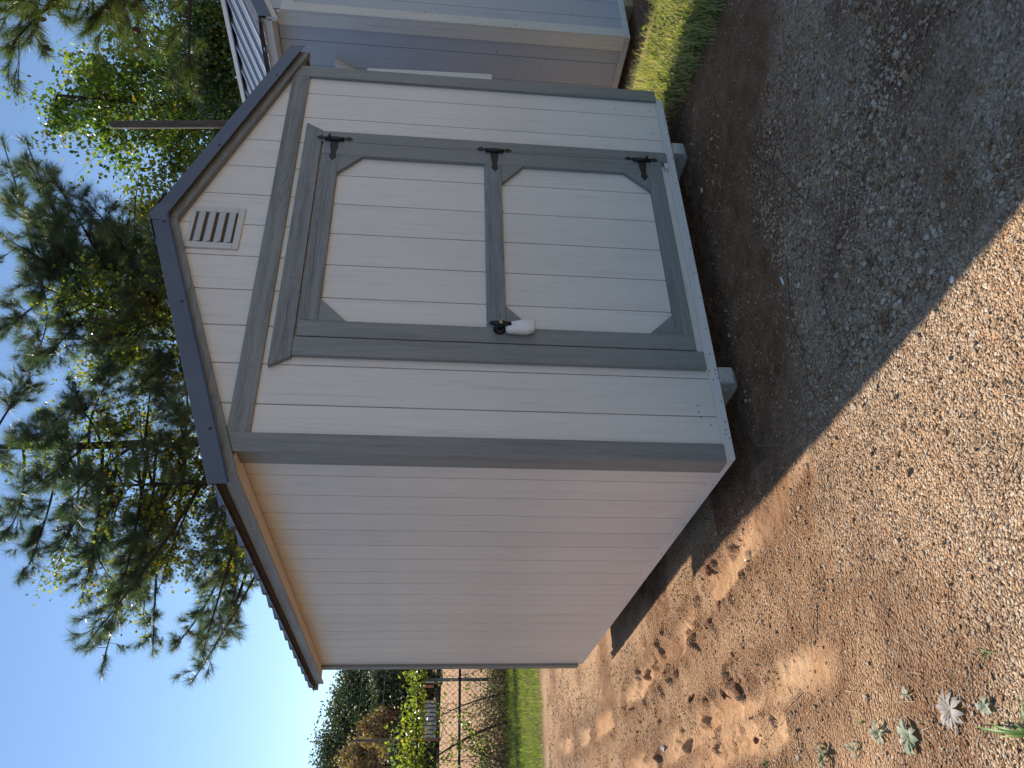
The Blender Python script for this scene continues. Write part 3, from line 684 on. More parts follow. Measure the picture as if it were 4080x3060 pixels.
# ------------------------------------------------------------------ gravel (instances of a few pebble shapes)
def pebble_mesh(i):
    r_ = random.Random(100 + i); b = bmesh.new(); bmesh.ops.create_icosphere(b, subdivisions=1, radius=1)
    sx, sy, sz = 1, r_.uniform(.6, .95), r_.uniform(.3, .55)
    for v in b.verts:
        k = r_.uniform(.72, 1.12); v.co = Vector((v.co.x * sx * k, v.co.y * sy * k, v.co.z * sz * k))
    me = bpy.data.meshes.new('pebble_shape'); b.to_mesh(me); b.free(); me.materials.append(M['pebble'])
    return me
pc = bpy.data.collections.new('pebble_shapes')
for i in range(8):
    o = bpy.data.objects.new('pebble_shape', pebble_mesh(i)); pc.objects.link(o)
def scatter(name, pts, scale, mat, label):
    me = bpy.data.meshes.new(name); me.vertices.add(len(pts)); me.vertices.foreach_set('co', np.asarray(pts, np.float32).ravel())
    at = me.attributes.new('psc', 'FLOAT', 'POINT'); at.data.foreach_set('value', np.asarray(scale, np.float32))
    o = bpy.data.objects.new(name, me); COL.objects.link(o)
    ng = bpy.data.node_groups.new(name, 'GeometryNodeTree')
    ng.interface.new_socket('Geometry', in_out='INPUT', socket_type='NodeSocketGeometry'); ng.interface.new_socket('Geometry', in_out='OUTPUT', socket_type='NodeSocketGeometry')
    gi = ng.nodes.new('NodeGroupInput'); go = ng.nodes.new('NodeGroupOutput'); ip = ng.nodes.new('GeometryNodeInstanceOnPoints')
    ci = ng.nodes.new('GeometryNodeCollectionInfo'); ci.inputs['Collection'].default_value = pc; ci.inputs['Separate Children'].default_value = True; ci.inputs['Reset Children'].default_value = True
    na = ng.nodes.new('GeometryNodeInputNamedAttribute'); na.data_type = 'FLOAT'; na.inputs['Name'].default_value = 'psc'
    rv = ng.nodes.new('FunctionNodeRandomValue'); rv.data_type = 'FLOAT_VECTOR'; rv.inputs[0].default_value = (-.35, -.35, 0); rv.inputs[1].default_value = (.35, .35, 6.283)
    er = ng.nodes.new('FunctionNodeEulerToRotation')
    ng.links.new(gi.outputs[0], ip.inputs['Points']); ng.links.new(ci.outputs[0], ip.inputs['Instance']); ip.inputs['Pick Instance'].default_value = True
    ng.links.new(rv.outputs[0], er.inputs[0]); ng.links.new(er.outputs[0], ip.inputs['Rotation']); ng.links.new(na.outputs[0], ip.inputs['Scale'])
    ng.links.new(ip.outputs[0], go.inputs[0])
    md = o.modifiers.new('scatter', 'NODES'); md.node_group = ng
    return tag(o, label, 'gravel', kind='stuff')
def polar(n, r0, r1, a0=1.0, a1=66.0, pw=1.0):
    r_ = (rng.uniform(0, 1, n) * (r1 ** pw - r0 ** pw) + r0 ** pw) ** (1 / pw); a = np.radians(rng.uniform(a0, a1, n))
    return CAM.x + r_ * np.sin(a), CAM.y + r_ * np.cos(a), r_
px, py, pr = polar(420000, 1.2, 10.5, pw=1.15)
gv = gravelness(px, py); d, al, side = track_field(px, py)
sm_ = smoothed(px, py, d)
prob = np.where((px > -.12) & (py < .6), .16 + .84 * gv, .55 + .45 * gv) * (1 - .93 * sm_) * (1 - .8 * grassiness(px, py)) * np.clip((7.9 - py) / .3, 0, 1)
prob *= np.clip(fbm(px * 2.4 + py, py * 2.4, 61) * 3.6 - 1.0, 0.12, 1) * (1 - .3 * churned(px, py))
inside = (px > -.05) & (px < 2.5) & (py > 0.02) & (py < 3.72)
k = (rng.uniform(0, 1, len(px)) < prob) & ~inside & ~((px > X2) & (py > Y2))
px, py, pr, gv = px[k], py[k], pr[k], gv[k]
sz = np.exp(rng.normal(math.log(.0036), .45, len(px))) * (1 + .5 * gv * (px > -.12)) * np.where(px < -.12, .92, 1.0) * np.clip(.75 + pr * .07, .8, 1.5)
sz = np.clip(sz, .002, .017)
pz = gheight(px, py) + sz * .22
scatter('gravel', np.stack([px, py, pz], -1), sz, 'pebble', 'grey and tan gravel scattered over the red clay yard')

# loose straw and dry stems on the yard
def ribbons(n, xs, ys, zs, length, width, tilt, curl, flat_=False, seg=3, azim=None):
    """n curved blades rooted at (xs,ys,zs); returns verts, tris, per-vertex id"""
    a = rng.uniform(0, 2 * np.pi, n) if azim is None else azim
    dx, dy = np.cos(a), np.sin(a); wx, wy = -dy, dx
    Vs = np.zeros((n, seg * 2 + 1, 3), np.float32)
    x = xs.copy(); y = ys.copy(); z = zs.copy(); el = np.pi / 2 - tilt
    for i in range(seg + 1):
        w_ = width * (1 - i / seg) if i < seg else 0 * width
        if i < seg:
            Vs[:, i * 2, 0] = x - wx * w_ / 2; Vs[:, i * 2, 1] = y - wy * w_ / 2; Vs[:, i * 2, 2] = z
            Vs[:, i * 2 + 1, 0] = x + wx * w_ / 2; Vs[:, i * 2 + 1, 1] = y + wy * w_ / 2; Vs[:, i * 2 + 1, 2] = z
        else: Vs[:, seg * 2, 0] = x; Vs[:, seg * 2, 1] = y; Vs[:, seg * 2, 2] = z
        st = length / seg; x = x + dx * np.cos(el) * st; y = y + dy * np.cos(el) * st; z = z + np.sin(el) * st; el = el - curl / seg
    T = []
    for i in range(seg - 1): T += [(2 * i, 2 * i + 1, 2 * i + 3), (2 * i, 2 * i + 3, 2 * i + 2)]
    T.append((2 * seg - 2, 2 * seg - 1, 2 * seg)); T = np.array(T)
    m_ = seg * 2 + 1
    return Vs.reshape(-1, 3), (T[None] + (np.arange(n) * m_)[:, None, None]).reshape(-1, 3), m_
n = 3800; sx, sy, sr = polar(n, 1.3, 8)
cl = fbm(sx * 1.6, sy * 1.6, 71); k = (cl > .5) & ~((sx > -.05) & (sx < 2.5) & (sy > -.02)) & (sy < 7.5); sx, sy = sx[k], sy[k]; n = len(sx)
V_, T_, m_ = ribbons(n, sx, sy, gheight(sx, sy) + .006, rng.uniform(.03, .11, n), rng.uniform(.0010, .0022, n), np.full(n, 1.45) + rng.uniform(-.15, .1, n), rng.uniform(-.1, .5, n))
tag(bulk('straw_litter', V_, T_, 'straw', rnd=np.repeat(rng.uniform(0, 1, n), m_)), 'bits of dry straw and stems lying on the clay yard', 'straw', kind='stuff')

# grass verge on the right
def grass_patch(name, n, sampler, dens, hmin, hmax, wd, mat, label, cat='grass', curl=(.4, 1.8), tilt=(0, .5), bias=0.0):
    gx_, gy_ = sampler(n); k = rng.uniform(0, 1, n) < dens(gx_, gy_); gx_, gy_ = gx_[k], gy_[k]; n = len(gx_)
    patch = fbm(gx_ * 5, gy_ * 5, 81)
    V_, T_, m_ = ribbons(n, gx_, gy_, gheight(gx_, gy_) - .003, rng.uniform(hmin, hmax, n) * (.5 + patch), rng.uniform(wd * .6, wd * 1.3, n), rng.uniform(*tilt, n), rng.uniform(*curl, n))
    r_ = np.clip(rng.normal(.45 + bias, .28, n) + (patch - .5) * .5, 0, 1)
    return tag(bulk(name, V_, T_, mat, rnd=np.repeat(r_, m_)), label, cat, kind='stuff')
grass_patch('grass_verge', 60000, lambda n: (rng.uniform(2.1, 5.4, n), rng.uniform(-1.5, 1.1, n)), grassiness, .035, .13, .0036, 'grass',
            'green and straw-coloured grass growing between the two sheds', bias=.33)
n = 5000; x = rng.uniform(2.1, 5, n); y = rng.uniform(-1.4, .2, n); k = (rng.uniform(0, 1, n) < grassiness(x, y)) & (fbm(x * 3, y * 3, 85) > .45); VERGE = np.stack([x, y, gheight(x, y) + rng.uniform(.01, .05, n)], -1)[k]
grass_patch('lawn_strip', 70000, lambda n: (rng.uniform(-2.2, 6, n), rng.uniform(7.7, 12.6, n)),
            lambda x, y: np.clip((y - 7.75 - (fbm(x * 2, y * 2, 83) - .5) * .5) / .25, 0, 1), .04, .10, .006, 'lawn', 'bright green grass strip in front of the chain link fence', curl=(.2, 1.4))

# ------------------------------------------------------------------ small things on the ground
def onground(x, y, dz=0.0): return (x, y, float(gheight(np.array([x]), np.array([y]))[0]) + dz)
def rosette(x, y, rad, nl, mat, label, name='rosette_weed', wide=.32, lift=.25, seed=1, arc=(0, 6.283)):
    r_ = random.Random(seed); o = onground(x, y); t = root(name, o, label, 'weed', 'weeds growing on the clay yard')
    for i in range(nl):
        a = arc[0] + (arc[1] - arc[0]) * (i + r_.uniform(-.3, .3)) / nl; Ln = rad * r_.uniform(.7, 1.08); wd = Ln * wide * r_.uniform(.8, 1.2)
        V = []; F = []; S = 6; li = r_.uniform(.5, 1.3) * lift
        for j in range(S + 1):
            u = j / S; wj = wd * (math.sin(math.pi * min(.97, u * .84 + .10)) ** .8) * .5 * (.35 + .75 * u if u < .6 else 1) if j < S else .0006
            z = Ln * li * math.sin(u * 2.6) * .5 + .004
            for q in (-1, 0, 1): V.append((Ln * u, q * wj, z + abs(q) * wj * .35 + (r_.uniform(-.002, .002) if q else 0)))
        for j in range(S):
            for q in range(2): a0 = j * 3 + q; F.append((a0, a0 + 1, a0 + 4, a0 + 3))
        ca, sa = math.cos(a), math.sin(a); V = [(v[0] * ca - v[1] * sa, v[0] * sa + v[1] * ca, v[2]) for v in V]
        me = mesh('leaf', V, F); at = me.attributes.new('rnd', 'FLOAT', 'POINT'); at.data.foreach_set('value', [min(1, max(0, r_.gauss(.5, .25)))] * len(V))
        link('leaf', me, mat, t, o, True)
    return t
rosette(-1.168, -.805, .062, 17, 'rosette2', 'dried mauve-grey rosette weed with long narrow leaves, alone on the sunlit gravel', seed=3, wide=.30, lift=.35)
rosette(-1.195, -.575, .052, 13, 'rosette', 'pale green woolly rosette weed with broad leaves on the gravel', seed=5, wide=.42, lift=.4)
rosette(-1.165, -.43, .040, 9, 'rosette', 'small pale green weed with few crinkled leaves near the frame edge', seed=8, wide=.4, lift=.7)
rosette(-1.188, -.26, .038, 8, 'rosette', 'tufted green weed standing upright between pebbles', seed=9, wide=.3, lift=1.1)
rosette(-1.175, -.04, .048, 14, 'weed', 'grey-green bushy weed furthest from the camera in its row', seed=10, wide=.3, lift=1.0)
rosette(-1.09, -.625, .026, 6, 'rosette', 'tiny wilted weed beside the woolly rosette', seed=12, wide=.5, lift=.5)
rosette(-1.06, -.41, .03, 3, 'straw', 'single curled olive-brown leaf weed lying on the gravel', seed=14, wide=.45, lift=.3, arc=(1.2, 2.4))
rosette(-1.185, -.945, .030, 8, 'rosette', 'small round-leaved weed hidden at the foot of the green grass stalk', seed=15, wide=.6, lift=.5)
def bladeplant(x, y, dirs, label, name='grass_sprout'):
    o = onground(x, y); t = root(name, o, label, 'grass', 'fresh grass sprouts on the yard')
    r_ = random.Random(4)
    for (a, Ln, wd, el) in dirs:
        V = []; F = []; S = 7; x_, z_, e = 0, .004, el
        for j in range(S + 1):
            u = j / S; wj = wd * .5 * (1 - u) ** .6 * min(1, .5 + 3 * u)
            V += [(x_, -wj, z_ + wj * .4), (x_, 0, z_), (x_, wj, z_ + wj * .4)]
            x_ += math.cos(e) * Ln / S; z_ = max(.005, z_ + math.sin(e) * Ln / S); e -= .17
        for j in range(S):
            for q in range(2): a0 = j * 3 + q; F.append((a0, a0 + 1, a0 + 4, a0 + 3))
        ca, sa = math.cos(a), math.sin(a); V = [(v[0] * ca - v[1] * sa, v[0] * sa + v[1] * ca, v[2]) for v in V]
        me = mesh('blade', V, F); at = me.attributes.new('rnd', 'FLOAT', 'POINT'); at.data.foreach_set('value', [r_.uniform(.1, .9)] * len(V))
        link('blade', me, 'bladegreen', t, o, True)
    return t
bladeplant(-1.275, -1.085, [(1.30, .22, .010, .5), (1.20, .15, .012, .55), (2.7, .11, .010, .45), (-.5, .10, .012, .8), (4.0, .09, .009, .5), (.5, .05, .012, 1.1), (1.45, .10, .006, .8)], 'fresh green grass plant with long broad blades at the frame corner')
bladeplant(-1.07, -1.02, [(1.0, .05, .005, .4), (2.2, .04, .004, .6), (4.5, .035, .004, .5)], 'tiny green grass sprout among the pebbles')
bladeplant(-1.12, -.35, [(1.6, .05, .004, .7), (2.6, .05, .004, .6), (.6, .04, .004, .9)], 'thin pair of grass blades beside the tufted weed')
bladeplant(-1.14, .42, [(1.5, .05, .004, .8), (2.5, .05, .004, .7), (.4, .05, .004, .9), (3.3, .04, .004, .8)], 'green grass sprout on the left edge of the tyre track')

def lump(name, x, y, s, mat, label, cat, seed, group=None, flatn=.6, sub=2, dz=.2):
    r_ = random.Random(seed); b = bmesh.new(); bmesh.ops.create_icosphere(b, subdivisions=sub, radius=1)
    ax = (r_.uniform(.8, 1.3), r_.uniform(.7, 1.1), flatn * r_.uniform(.8, 1.2)); ph = [r_.uniform(0, 9) for _ in range(6)]
    for v in b.verts:
        c = v.co; k = 1 + .16 * math.sin(3.1 * c.x + ph[0]) + .14 * math.sin(4.3 * c.y + ph[1]) + .12 * math.sin(5.7 * c.z + ph[2]) + r_.uniform(-.09, .09)
        v.co = Vector((c.x * ax[0] * k, c.y * ax[1] * k, c.z * ax[2] * k)) * s
    me = bpy.data.meshes.new(name); b.to_mesh(me); b.free()
    o = link(name, me, mat, None, onground(x, y, s * dz)); o.rotation_euler.z = r_.uniform(0, 6)
    return tag(o, label, cat, group)
CG = 'clods of clay thrown up by tyres'
lump('clay_clod', -.80, .70, .040, 'clod', 'largest dark red clay clod beside the left tyre track', 'clod', 21, CG)
lump('clay_clod', -.79, .86, .024, 'clod', 'small red clay clod behind the largest one', 'clod', 22, CG)
lump('clay_clod', -.23, .74, .024, 'clod', 'dark clay clod nearest the left wall of the beige shed', 'clod', 23, CG)
lump('clay_clod', -.42, .70, .026, 'clod', 'broken clay clod on the right tyre track', 'clod', 24, CG)
lump('clay_clod', -.46, .86, .024, 'clod', 'crumbly clay clod behind the broken one on the right track', 'clod', 25, CG)
lump('clay_clod', -.72, 1.38, .022, 'clod', 'little clay clod between the two tyre tracks, towards the fence', 'clod', 26, CG)
lump('clay_clod', -1.03, .62, .020, 'clod', 'clay clod on the outer side of the left tyre track', 'clod', 27, CG)
lump('clay_clod', -.66, .66, .018, 'clod', 'smallest clay clod lying in the middle between the tracks', 'clod', 28, CG)
lump('stone', -.838, 2.18, .026, 'whitestone', 'bright white stone on the clay, left of the tyre tracks', 'stone', 31)
lump('stone', -.162, -1.40, .010, 'whitestone', 'bright white chip just outside the shadow edge', 'stone', 32)
mb = MB(); p0 = Vector(onground(.515, -.589, .007)); mb.tube([p0 - Vector((.022, .004, 0)), p0 + Vector((.022, .004, 0))], .0042, 10)
tag(mb.build('cigarette_end', 'whitestone', None, tuple(p0)), 'white cigarette end lying on the shaded gravel', 'cigarette')
mb = MB(); p0 = Vector(onground(-.345, .30, .007)); mb.tube([p0 - Vector((.012, .02, 0)), p0 + Vector((.012, .02, 0))], .005, 10)
tag(mb.build('cigarette_end', 'whitestone', None, tuple(p0)), 'pale cigarette end in the sunlit tyre track', 'cigarette')
def deadleaf(x, y, s, seed, label):
    r_ = random.Random(seed); V = [(0, 0, .01)]; n = 11
    for i in range(n):
        a = 2 * math.pi * i / n; k = s * (1.0 if i % 2 else .5) * r_.uniform(.8, 1.15); V.append((k * math.cos(a), k * math.sin(a) * .8, r_.uniform(.004, .02)))
    me = mesh('dead_leaf', V, [(0, i + 1, (i + 1) % n + 1) for i in range(n)])
    return tag(link('dead_leaf', me, 'deadleaf', None, onground(x, y, .004)), label, 'leaf', 'dead leaves on the gravel')
deadleaf(-.062, -1.085, .034, 1, 'dark brown curled leaf on the shaded gravel, close to the shadow edge')
deadleaf(.24, -.346, .034, 2, 'orange-brown pointed leaf on the dirt in front of the shed door')
deadleaf(.095, -1.537, .026, 3, 'small blackish leaf nearest the camera in the shade')
def stick(pts, r_, label, mat='straw', name='straw_stalk'):
    for _ in range(2): pts = [pts[0]] + [tuple(a[i] * (1 - f) + b[i] * f for i in range(3)) for a, b in zip(pts[:-1], pts[1:]) for f in (.25, .75)] + [pts[-1]]
    pts = [Vector(onground(x, y, dz)) for x, y, dz in pts]; mb = MB(); mb.tube(pts, [r_ * (1 - .6 * i / len(pts)) for i in range(len(pts))], 6)
    o = mb.build(name, mat, None, tuple(pts[0])); return tag(o, label, 'stem', 'dry stems lying on the yard')
stick([(-.66, -1.42, .01), (-.72, -1.30, .014), (-.80, -1.19, .012), (-.86, -1.06, .01)], .0022, 'long straw stem nearest the camera on sunlit gravel')
stick([(.05, -.05, .01), (.0, -.13, .014), (-.04, -.22, .01), (-.09, -.30, .012)], .0022, 'bent straw stem in the shade off the shed front corner')
stick([(-.62, -.30, .01), (-.70, -.2, .018), (-.79, -.14, .012), (-.88, -.12, .01)], .0022, 'crooked straw stem in the middle of the sunlit yard')
stick([(-.95, .05, .01), (-1.0, .25, .02), (-1.04, .48, .015)], .002, 'thin straw stem lying across the left tyre track')
stick([(1.35, -.62, .01), (1.15, -.66, .008), (.95, -.80, .01), (.72, -.86, .008), (.55, -.97, .01), (.33, -.98, .01)], .0025, 'dark creeping root nearest the camera in the shade', 'twig', 'dry_root')
stick([(.30, -.86, .01), (.18, -.80, .008), (.05, -.84, .01), (-.05, -.80, .01)], .002, 'short dark root ending at the shadow edge', 'twig', 'dry_root')
stick([(.55, -.66, .01), (.42, -.60, .008), (.28, -.58, .01), (.16, -.60, .008), (.02, -.57, .01), (-.06, -.60, .01)], .0022, 'dark creeping root across the shaded gravel', 'twig', 'dry_root')

# ------------------------------------------------------------------ chain link fence
FYW = 12.7; fz0 = float(gbase(2, FYW)); TOPZ = 1.325; MIDZ = .555
fence = root('chain_link_fence', (1.85, FYW, fz0), 'rusty chain link fence with pipe rails, overgrown with vines beyond the grass strip', 'fence')
for x in (-4.15, -1.15, 1.85, 4.85):
    mb = MB(); mb.tube([(x, FYW, fz0 - .05), (x, FYW, TOPZ + .02)], .032, 10); mb.build('post', 'galv', fence, (x, FYW, fz0))
for z, r_ in ((TOPZ, .030), (MIDZ, .027)):
    mb = MB(); mb.tube([(x, FYW - .045 if z == TOPZ else FYW - .05, z + .004 * math.sin(x * 1.9)) for x in np.linspace(-6, 7, 27)], r_, 8); mb.build('rail', 'rust', fence, (-6, FYW, z))
mb = MB(); H = TOPZ - fz0 - .04
for i in range(int(13 / .108) + 16):
    for s in (1, -1):
        x0 = -6 + i * .108 - (H if s > 0 else 0); pts = []
        for q in range(5):
            u = q / 4; x = x0 + s * H * u * 1.0 + (0 if s > 0 else 0)
            pts.append((x, FYW + .003 * s, fz0 + .03 + H * u))
        pts = [p for p in pts if -6.2 < p[0] < 7.2]
        if len(pts) > 1: mb.tube(pts, .0034, 3, False)
o = mb.build('wire_mesh', 'wire', fence, (0, FYW, fz0), smooth=False); o['kind'] = 'stuff'

# ------------------------------------------------------------------ leaves, twigs, crowns
def leafcloud(cent, spread, per, size, flat_=.75):
    """leaf-sized bent quads around given centres; returns V, quads(tri), rnd"""
    c = np.repeat(np.asarray(cent, float), per, 0); n = len(c)
    c = c + rng.normal(0, 1, (n, 3)) * spread
    return leaves_at(c, size)
def leaves_at(c, size):
    n = len(c); u = rng.normal(0, 1, (n, 3)); u[:, 2] -= .5; u /= np.linalg.norm(u, axis=1)[:, None]
    v = np.cross(u, rng.normal(0, 1, (n, 3))); v /= np.linalg.norm(v, axis=1)[:, None] + 1e-9; nn = np.cross(u, v)
    s = (rng.uniform(.6, 1.25, n) * size)[:, None]
    V = np.stack([c, c + u * s * .45 + v * s * .42 + nn * s * .12, c + u * s, c + u * s * .45 - v * s * .42 + nn * s * .12], 1).reshape(-1, 3)
    b = (np.arange(n) * 4)[:, None]; T = np.concatenate([b + np.array([0, 1, 2]), b + np.array([0, 2, 3])], 1).reshape(-1, 3)
    return V, T
def leafmesh(name, cents, mat, parent, loc, size, rmean=.4, rsd=.25):
    V, T = leaves_at(cents, size); n = len(cents)
    patch = fbm(cents[:, 0] * 1.3 + 50, cents[:, 2] * 1.3 + cents[:, 1] + 50, 91)
    r_ = np.clip(rng.normal(rmean, rsd, n) + (patch - .5) * .7, 0, 1)
    return bulk(name, V, T, mat, parent, np.repeat(r_, 4), loc)
tag(leafmesh('verge_weeds', VERGE, 'vineleaf', None, (2.6, -.3, -.1), .032, .15, .2), 'low broad-leaved weeds in the shaded edge of the grass between the sheds', 'weeds', kind='stuff')
D2 = 4080 / 2212
def at(xd, yd, dist):
    """the place seen in this direction at this horizontal distance"""
    u = 3060 - yd * D2; v = xd * D2
    d = fwd + rt2 * ((u - 1530) / FPX) + up2 * ((2040 - v) / FPX)
    return CAM + d * (dist / math.hypot(d.x, d.y))
def bez(a, b, sag, n=8, bow=None):
    a, b = Vector(a), Vector(b); c = (a + b) / 2 + Vector((0, 0, sag)) + (bow or Vector())
    return [a * (1 - t) ** 2 + c * 2 * t * (1 - t) + b * t * t for t in [i / (n - 1) for i in range(n)]]

def needle_tufts(points, dirs, nn, length, width):
    width = width * (1.35 if length > .2 else 1.0)
    """bundles of long needles around twig ends"""
    k = len(points); P = np.repeat(np.asarray(points, float), nn, 0); D = np.repeat(np.asarray(dirs, float), nn, 0); n = k * nn
    back = rng.uniform(0, .16, n)[:, None]; P = P - D * back
    r_ = rng.normal(0, 1, (n, 3)); r_ -= D * (r_ * D).sum(1)[:, None]; r_ /= np.linalg.norm(r_, axis=1)[:, None]
    sp = rng.uniform(.25, 1.15, n)[:, None]; d = D * np.cos(sp) + r_ * np.sin(sp)
    L_ = (rng.uniform(.7, 1.1, n) * length)[:, None]
    side = np.cross(d, rng.normal(0, 1, (n, 3))); side /= np.linalg.norm(side, axis=1)[:, None]
    tip = P + d * L_; tip[:, 2] -= rng.uniform(0, .03, n)
    V = np.stack([P - side * width / 2, P + side * width / 2, tip], 1).reshape(-1, 3)
    return V, np.arange(n * 3).reshape(-1, 3), np.repeat(np.clip(np.repeat(rng.normal(.42, .2, k), nn) + rng.normal(0, .12, n), 0, 1), 3)

def pine(base, top_z, targets, label, mat='needle', nn=75, tr=.13, twigs=9, per=3, group='pine trees behind the sheds', cones=12, lean=(0, 0), nlen=.19, start=(.45, .95), fork=None):
    bx, by, bz = base; t = root('pine_tree', base, label, 'tree', group)
    tp = [(bx + lean[0] * u + .22 * math.sin(u * 5 + bx), by + lean[1] * u + .08 * math.cos(u * 4), bz + (top_z - bz) * u) for u in np.linspace(0, 1, 14)]
    mb = MB(); mb.tube(tp, [tr * (1 - .9 * u) for u in np.linspace(0, 1, 14)], 10); mb.build('trunk', 'bark', t, base)
    br = MB(); tw = MB(); TP = []; TD = []; CP = []
    for T in targets:
        T = Vector(T); h = min(top_z - .3, max(bz + 3.0, T.z - rng.uniform(-.3, 1.1) * (T - Vector((bx, by, T.z))).length * .35))
        u = (h - bz) / (top_z - bz); s = Vector((np.interp(u, np.linspace(0, 1, 14), [p[0] for p in tp]), np.interp(u, np.linspace(0, 1, 14), [p[1] for p in tp]), h))
        ln = (T - s).length; pts = bez(s, T, -.06 * ln + rng.uniform(-.1, .25), 9, Vector(rng.normal(0, .08 * ln, 3)))
        br.tube(pts, [(.012 + .009 * ln) * (1 - .85 * i / 8) + .004 for i in range(9)], 5)
        for q in range(twigs + 1):
            f = 1.0 if q == twigs else rng.uniform(*start)
            i = min(7, int(f * 8)); p = pts[i].lerp(pts[i + 1], f * 8 - i) if i < 8 else pts[8]
            ax = (pts[i + 1] - pts[i]).normalized()
            d = (ax * rng.uniform(.5, 1.2) + Vector(rng.normal(0, .75, 3)) + Vector((0, 0, .25))).normalized() if q < twigs else ax
            tl = rng.uniform(.18, .60) if q < twigs else .05; e = p + d * tl
            tw.tube([p, p.lerp(e, .5) + Vector((0, 0, -.01)), e], [.007, .005, .003], 4, False)
            for j in range(per):
                dd = (d + Vector(rng.normal(0, .45, 3)) + Vector((0, 0, .15))).normalized(); pp = p.lerp(e, 1 - .28 * j) if j else e
                if j: 
                    e2 = pp + dd * rng.uniform(.1, .22); tw.tube([pp, e2], [.004, .003], 3, False); pp = e2
                TP.append(pp); TD.append(dd)
            if rng.uniform() < .35: CP.append(e - d * .12 + Vector((0, 0, -.05)))
    br.build('branches', 'bark', t, base)['kind'] = 'stuff'; o = tw.build('twigs', 'twig', t, base); o['kind'] = 'stuff'
    V, T_, r_ = needle_tufts(TP, TD, nn, nlen, .0042)
    o = bulk('crown', V, T_, mat, t, r_, base); o['kind'] = 'stuff'
    cm = None
    for p in CP[:cones]:
        if cm is None:
            b = bmesh.new(); bmesh.ops.create_uvsphere(b, u_segments=8, v_segments=7, radius=1)
            for v in b.verts: k = 1 + .18 * (((v.index * 7) % 3) - 1); v.co = Vector((v.co.x * .032 * k, v.co.y * .032 * k, v.co.z * .055))
            cm = bpy.data.meshes.new('cone'); b.to_mesh(cm); b.free()
        c = link('cone', cm, 'cone', t, tuple(p)); c.rotation_euler = (rng.uniform(-1, 1), rng.uniform(-1, 1), 0)
    return t
def G(x, y): return float(gbase(x, y))
b1 = at(900, 970, 17.5); b2 = at(900, 700, 18.0)
T1 = [(60, 820), (150, 860), (250, 800), (330, 790), (60, 950), (160, 960), (260, 930), (350, 850), (395, 900), (60, 1060), (220, 1440), (330, 1400), (150, 1080), (230, 1040), (300, 1000), (380, 1010), (130, 1180), (230, 1170), (60, 1230),
      (330, 1130), (400, 1080), (360, 1240), (430, 1240), (200, 1375), (250, 1320), (310, 1330), (420, 1465), (385, 1390), (470, 1385), (500, 1300), (520, 1220), (440, 1400), (470, 1150), (330, 1200), (180, 1280), (20, 1140), (100, 900), (20, 990), (200, 1230), (290, 1240), (345, 950), (370, 760)]
pine((b1.x, b1.y, G(b1.x, b1.y)), 12.2, [at(x, y, 17.5 + rng.uniform(-2.6, 1.8)) for x, y in T1], 'tall pine whose trunk rises behind the left half of the shed roof', twigs=23, per=3, nn=66, nlen=.26, cones=30, tr=.20)
T1 += [(rng.uniform(120, 400), rng.uniform(830, 1250)) for _ in range(16)]
T2 = [(10, 320), (60, 315), (30, 420), (115, 385), (20, 520), (95, 480), (190, 440), (60, 600), (150, 560), (30, 700), (130, 690), (220, 600), (250, 490), (300, 440), (330, 520), (280, 640), (200, 740), (310, 590), (330, 700), (260, 710), (340, 610), (230, 560), (80, 760), (160, 640), (290, 540), (60, 350), (340, 450), (300, 770)]
T2 += [(rng.uniform(100, 370), rng.uniform(450, 850)) for _ in range(14)]
pine((b2.x, b2.y, G(b2.x, b2.y)), 9.9, [at(x, y, 18 + rng.uniform(-2.5, 2.2)) for x, y in T2], 'dense blue-green pine behind the shed roof peak', cones=16, nn=66, tr=.20, twigs=21, per=3, nlen=.26)
b3 = at(900, -150, 11.0)
T3 = [(20, 20), (60, 50), (95, 25), (25, 95), (20, 135), (215, 25), (260, 55), (290, 15), (170, 15), (300, 95), (410, 175)]
pine((b3.x, b3.y, G(b3.x, b3.y)), 10.5, [at(x, y, 9.5 + rng.uniform(-.8, 1.4)) for x, y in T3], 'yellow-green pine with many cones at the far right of the scene', 'needle2', cones=26, nn=95, twigs=8, per=3, nlen=.17)

